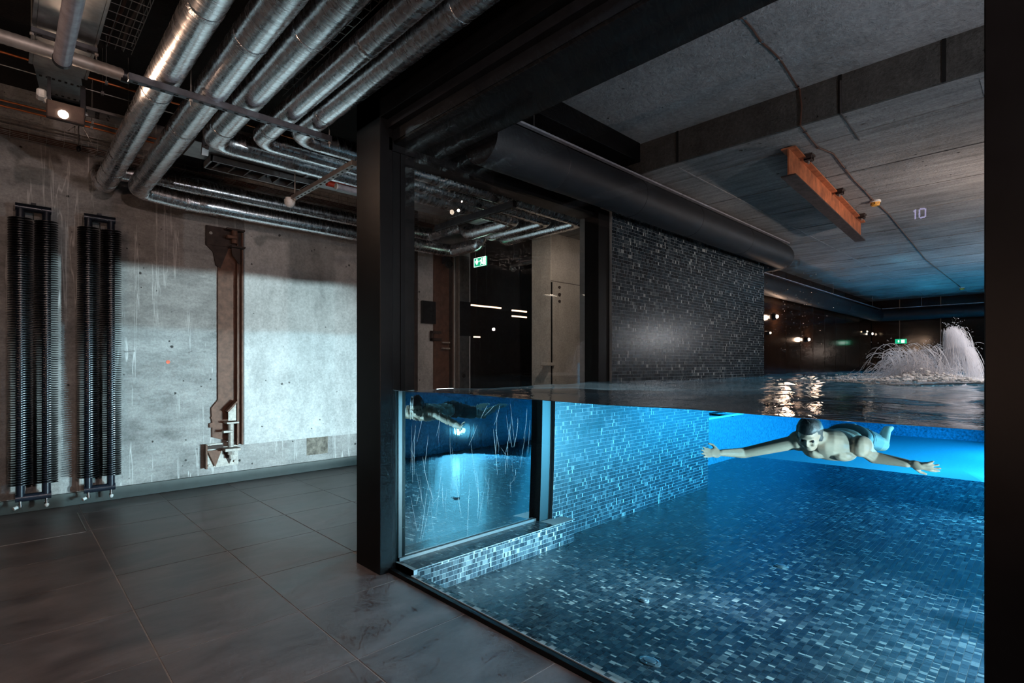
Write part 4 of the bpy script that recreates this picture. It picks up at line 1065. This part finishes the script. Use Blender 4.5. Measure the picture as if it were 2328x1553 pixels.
part('mark', MB().box((p.x - .004, p.y - .09, p.z - .045), (p.x, p.y - .01, p.z + .045)).box((p.x - .004, p.y + .04, p.z - .03), (p.x, p.y + .07, p.z + .03)), 'sign_white', t_)

# ================================================================== splash and foam
sr = random.Random(11)
m = MB()
def strand(p0, v0, tt, r0):
    n = 8; s0 = sr.uniform(0, .65); s1 = min(1, s0 + sr.uniform(.15, .5)); pts = []
    for k in range(n):
        t = tt * (s0 + (s1 - s0) * k / (n - 1)); p = Vector(p0) + Vector(v0) * t + Vector((0, 0, -4.9 * t * t))
        if p.z > ZW - .02: pts.append(p)
    if len(pts) > 2: m.tube(pts, [r0 * (.3 + .7 * math.sin(PI * (.1 + .8 * i / len(pts)))) for i in range(len(pts))], 4)
    if sr.random() < .6:
        t = tt * sr.random(); p = Vector(p0) + Vector(v0) * t * 1.06 + Vector((0, 0, -4.9 * t * t + .02)); r_ = sr.uniform(.0015, .005)
        if p.z > ZW: m.ball(p, r_, 5, 3)
SPX = 7.6
def sp(u, v): return onx(u, v, SPX)
# low burst leaning left, and the taller arch to its right
base = sp(2115, 862)
for k in range(2600):
    b0 = base + Vector((sr.uniform(-.3, .3), sr.gauss(-.02, .16), 0)); b0.z = ZW
    ang = sr.gauss(.50, .34); sp_ = sr.uniform(.8, 3.2) * (1 - .30 * abs(ang - .4))
    strand(b0, (sr.uniform(-.2, .2), math.sin(ang) * sp_ * .7, abs(math.cos(ang)) * sp_), sr.uniform(.3, .6), sr.uniform(.0010, .0042))
arch0 = sp(2152, 845)
for k in range(900):
    b0 = arch0 + Vector((sr.uniform(-.12, .12), sr.gauss(0, .025), 0)); b0.z = ZW
    s_ = sr.random()
    strand(b0, (sr.gauss(0, .06), -(.06 + .50 * s_ + sr.gauss(0, .04)), 2.75 + .75 * math.sin(PI * min(1, s_ + .25)) * sr.uniform(.75, 1.0)), .75, sr.uniform(.0008, .0022))
put('water_splash', (m, 'spray', True), None, 'white splash of water thrown up behind the swimmer', 'splash', None, 'stuff')
m = MB()
for k in range(3400):
    x = sr.uniform(6.0, 12.0); band = math.sin(x * 2.3 + 1) * .25
    y = 1.15 + band + sr.gauss(0, .42) + (x - 8.5) * .12
    if y < -.9 or y > 2.9: continue
    r_ = sr.uniform(.004, .017)
    m.ball((x, y, ZW + .012 + .016 * math.sin(5 * y + 3 * x)), r_, 6, 3, (sr.uniform(.8, 2.2), sr.uniform(1, 3.5), .7))
for k in range(2600):
    x = SPX + sr.gauss(0, .32); y = base.y + sr.gauss(-.05, .34); r_ = sr.uniform(.004, .02)
    m.ball((x, y, ZW + .012 + abs(sr.gauss(0, .045)) * math.exp(-((y - base.y) / .3) ** 2)), r_, 6, 3, (1.2, 1.5, .9))
put('surface_foam', (m, 'foam_white', True), None, 'white foam churned up on the water round the splash', 'foam', None, 'stuff')
m = MB()
for k in range(150):
    u = sr.gauss(1790, 45); v = sr.gauss(705, 48)
    if u < 1735 or v < 600 or v > 830: continue
    p = onx(u, v, XG + .004); r_ = sr.uniform(.0006, .0022)
    m.ball(p, r_, 6, 4, (.5, 1.3, .8))
put('glass_droplets', (m, 'chrome', True), None, 'fine water droplets on the front glass beside the mosaic corner', 'droplets', None, 'stuff')

# ================================================================== swimmer
def capsule(mb, a, b, r0, r1, n=14):
    a, b = Vector(a), Vector(b); d = b - a; k = 7
    pts = [a + d * (i / k) for i in range(k + 1)]; rs = [r0 + (r1 - r0) * (i / k) for i in range(k + 1)]
    mb.tube(pts, rs, n); mb.ball(a, r0, n, 8); mb.ball(b, r1, n, 8)
def swimmer():
    b = MB()
    ZC = .90; YC = 1.18; X0 = 5.22
    # torso: chest, ribs, belly, hips, lying prone and pointing at the window
    q = Quaternion((0, 1, 0), math.radians(10))
    b.ball((X0 + .10, YC, ZC), .19, 20, 12, (1.05, 1.02, .62), q)
    b.ball((X0 + .30, YC, ZC - .005), .175, 20, 12, (1.2, .93, .60), q)
    b.ball((X0 + .52, YC, ZC + .0), .155, 18, 12, (1.3, .92, .62))
    b.ball((X0 + .72, YC, ZC + .01), .165, 18, 12, (1.0, 1.0, .64))
    for s in (-1, 1):
        b.ball((X0 + .04, YC + s * .085, ZC - .055), .095, 14, 10, (1.0, .95, .55))       # chest muscle
        b.ball((X0 + .03, YC + s * .20, ZC + .015), .078, 14, 10)                           # shoulder
        capsule(b, (X0 + .78, YC + s * .09, ZC), (X0 + 1.22, YC + s * .15, ZC - .07), .085, .058)   # thigh
        capsule(b, (X0 + 1.22, YC + s * .15, ZC - .07), (X0 + 1.62, YC + s * .13, ZC + .02), .054, .034)
        capsule(b, (X0 + 1.62, YC + s * .13, ZC + .02), (X0 + 1.80, YC + s * .14, ZC + .03), .036, .020)
    # neck and head
    HC = Vector((X0 - .16, YC + .085, ZC + .105))
    capsule(b, (X0 - .02, YC + .03, ZC + .045), HC + Vector((.05, -.01, -.02)), .062, .055)
    hq = Quaternion((0, 1, 0), math.radians(-38))
    b.ball(HC, .098, 22, 16, (1.02, .80, 1.18), hq)
    up = hq @ Vector((0, 0, 1)); fw = hq @ Vector((-1, 0, 0)); sd = Vector((0, 1, 0))
    b.ball(HC + fw * .055 - up * .075, .050, 14, 10, (1.0, 1.0, .95))                       # jaw
    b.ball(HC + fw * .108 - up * .018, .020, 10, 8, (1.0, .8, 1.5), hq)                     # nose
    b.ball(HC + fw * .096 - up * .060, .020, 10, 8, (.6, 1.5, .5), hq)                      # lips
    b.ball(HC + fw * .092 + up * .022, .024, 12, 8, (.6, 2.4, .55), hq)                     # brow
    for s in (-1, 1):
        b.ball(HC + sd * s * .082 - fw * .005 - up * .01, .026, 10, 8, (.7, .35, 1.2), hq)  # ear
        b.ball(HC + fw * .075 - up * .035 + sd * s * .035, .028, 10, 8)                     # cheek
    # arms: one swept out bright to the left of the view, one trailing right
    def arm(sh, el, wr, fingers, thumb, pr):
        capsule(b, sh, el, .056, .043); capsule(b, el, wr, .044, .028)
        d = (Vector(wr) - Vector(el)).normalized(); pc = Vector(wr) + d * .055
        q2 = Vector((1, 0, 0)).rotation_difference(d)
        b.ball(pc, .048, 14, 10, (1.15, .42, .92), q2 @ Quaternion((1, 0, 0), pr))
        side = (q2 @ Quaternion((1, 0, 0), pr)) @ Vector((0, 0, 1)); nrm = (q2 @ Quaternion((1, 0, 0), pr)) @ Vector((0, 1, 0))
        for i, (off, L) in enumerate(zip((-.030, -.010, .011, .031), (.072, .082, .078, .060))):
            f0 = pc + d * .042 + side * off; dd = (d + side * off * fingers).normalized()
            f1 = f0 + dd * L * .5 + nrm * .004; f2 = f1 + dd * L * .5 + nrm * .016
            capsule(b, f0, f1, .0105, .0095, 10); capsule(b, f1, f2, .0095, .0078, 10)
        t0 = pc - d * .015 + side * thumb * .040; t1 = t0 + (d * .5 + side * thumb * .8).normalized() * .038; t2 = t1 + (d * .9 + side * thumb * .35).normalized() * .032
        capsule(b, t0, t1, .014, .0115, 10); capsule(b, t1, t2, .0112, .009, 10)
    e1 = uwx(1668, 1028, X0 + .02); w1 = uwx(1618, 1022, X0 - .08)
    sh1 = Vector((X0 + .02, YC + .205, ZC + .01)); el1 = uwx(1690, 1030, X0 + .0)
    arm(sh1, el1, uwx(1640, 1030, X0 - .12), 6, 1, .5)
    sh2 = Vector((X0 + .02, YC - .205, ZC + .01))
    arm(sh2, uwx(1985, 1040, X0 + .1), uwx(2062, 1054, X0 + .05), 9, -1, .9)
    me = b.mesh('person', 'skin', True)
    o = put('person', me, None, 'swimmer under water with dark hair and both arms spread wide', 'person')
    rm = o.modifiers.new('remesh', 'REMESH'); rm.mode = 'VOXEL'; rm.voxel_size = .0065; rm.use_smooth_shade = True
    sm = o.modifiers.new('smooth', 'SMOOTH'); sm.factor = .5; sm.iterations = 4
    dg = bpy.context.evaluated_depsgraph_get(); me2 = bpy.data.meshes.new_from_object(o.evaluated_get(dg))
    o.modifiers.clear(); o.data = me2
    if not me2.materials: me2.materials.append(MATS['skin'])
    for p_ in me2.polygons: p_.use_smooth = True
    # hair cap
    hm = MB(); n, k = 26, 14; vs = []
    hr = random.Random(3)
    for i in range(k):
        th = PI * .62 * i / (k - 1)
        for j in range(n):
            ph = 2 * PI * j / n; r_ = .107 * (1 + hr.uniform(-.03, .05))
            d = Vector((math.sin(th) * math.cos(ph), math.sin(th) * math.sin(ph) * .82, math.cos(th) * 1.17))
            if d.x < -.35 and d.z < .55: r_ *= .86       # keep the face clear
            vs.append(HC + hq @ (d * r_))
    hm.add(vs, [(i * n + j, (i + 1) * n + j, (i + 1) * n + (j + 1) % n, i * n + (j + 1) % n) for i in range(k - 1) for j in range(n)])
    put('hair', hm.mesh('hair', 'hair_dark', True), o, 'short dark wet hair')
    for s in (-1, 1):
        put('eye', MB().ball(HC + fw * .093 - up * .004 + sd * s * .034, .011, 10, 8).mesh('eye', 'lens_dark', True), o)
    tr = MB(); tr.ball((X0 + .72, YC, ZC + .01), .172, 20, 12, (1.0, 1.0, .66))
    for s in (-1, 1): capsule(tr, (X0 + .78, YC + s * .09, ZC), (X0 + 1.0, YC + s * .12, ZC - .035), .094, .082)
    put('swim_trunks', tr.mesh('swim_trunks', 'cloth_black', True), o, 'black swim trunks')
swimmer()
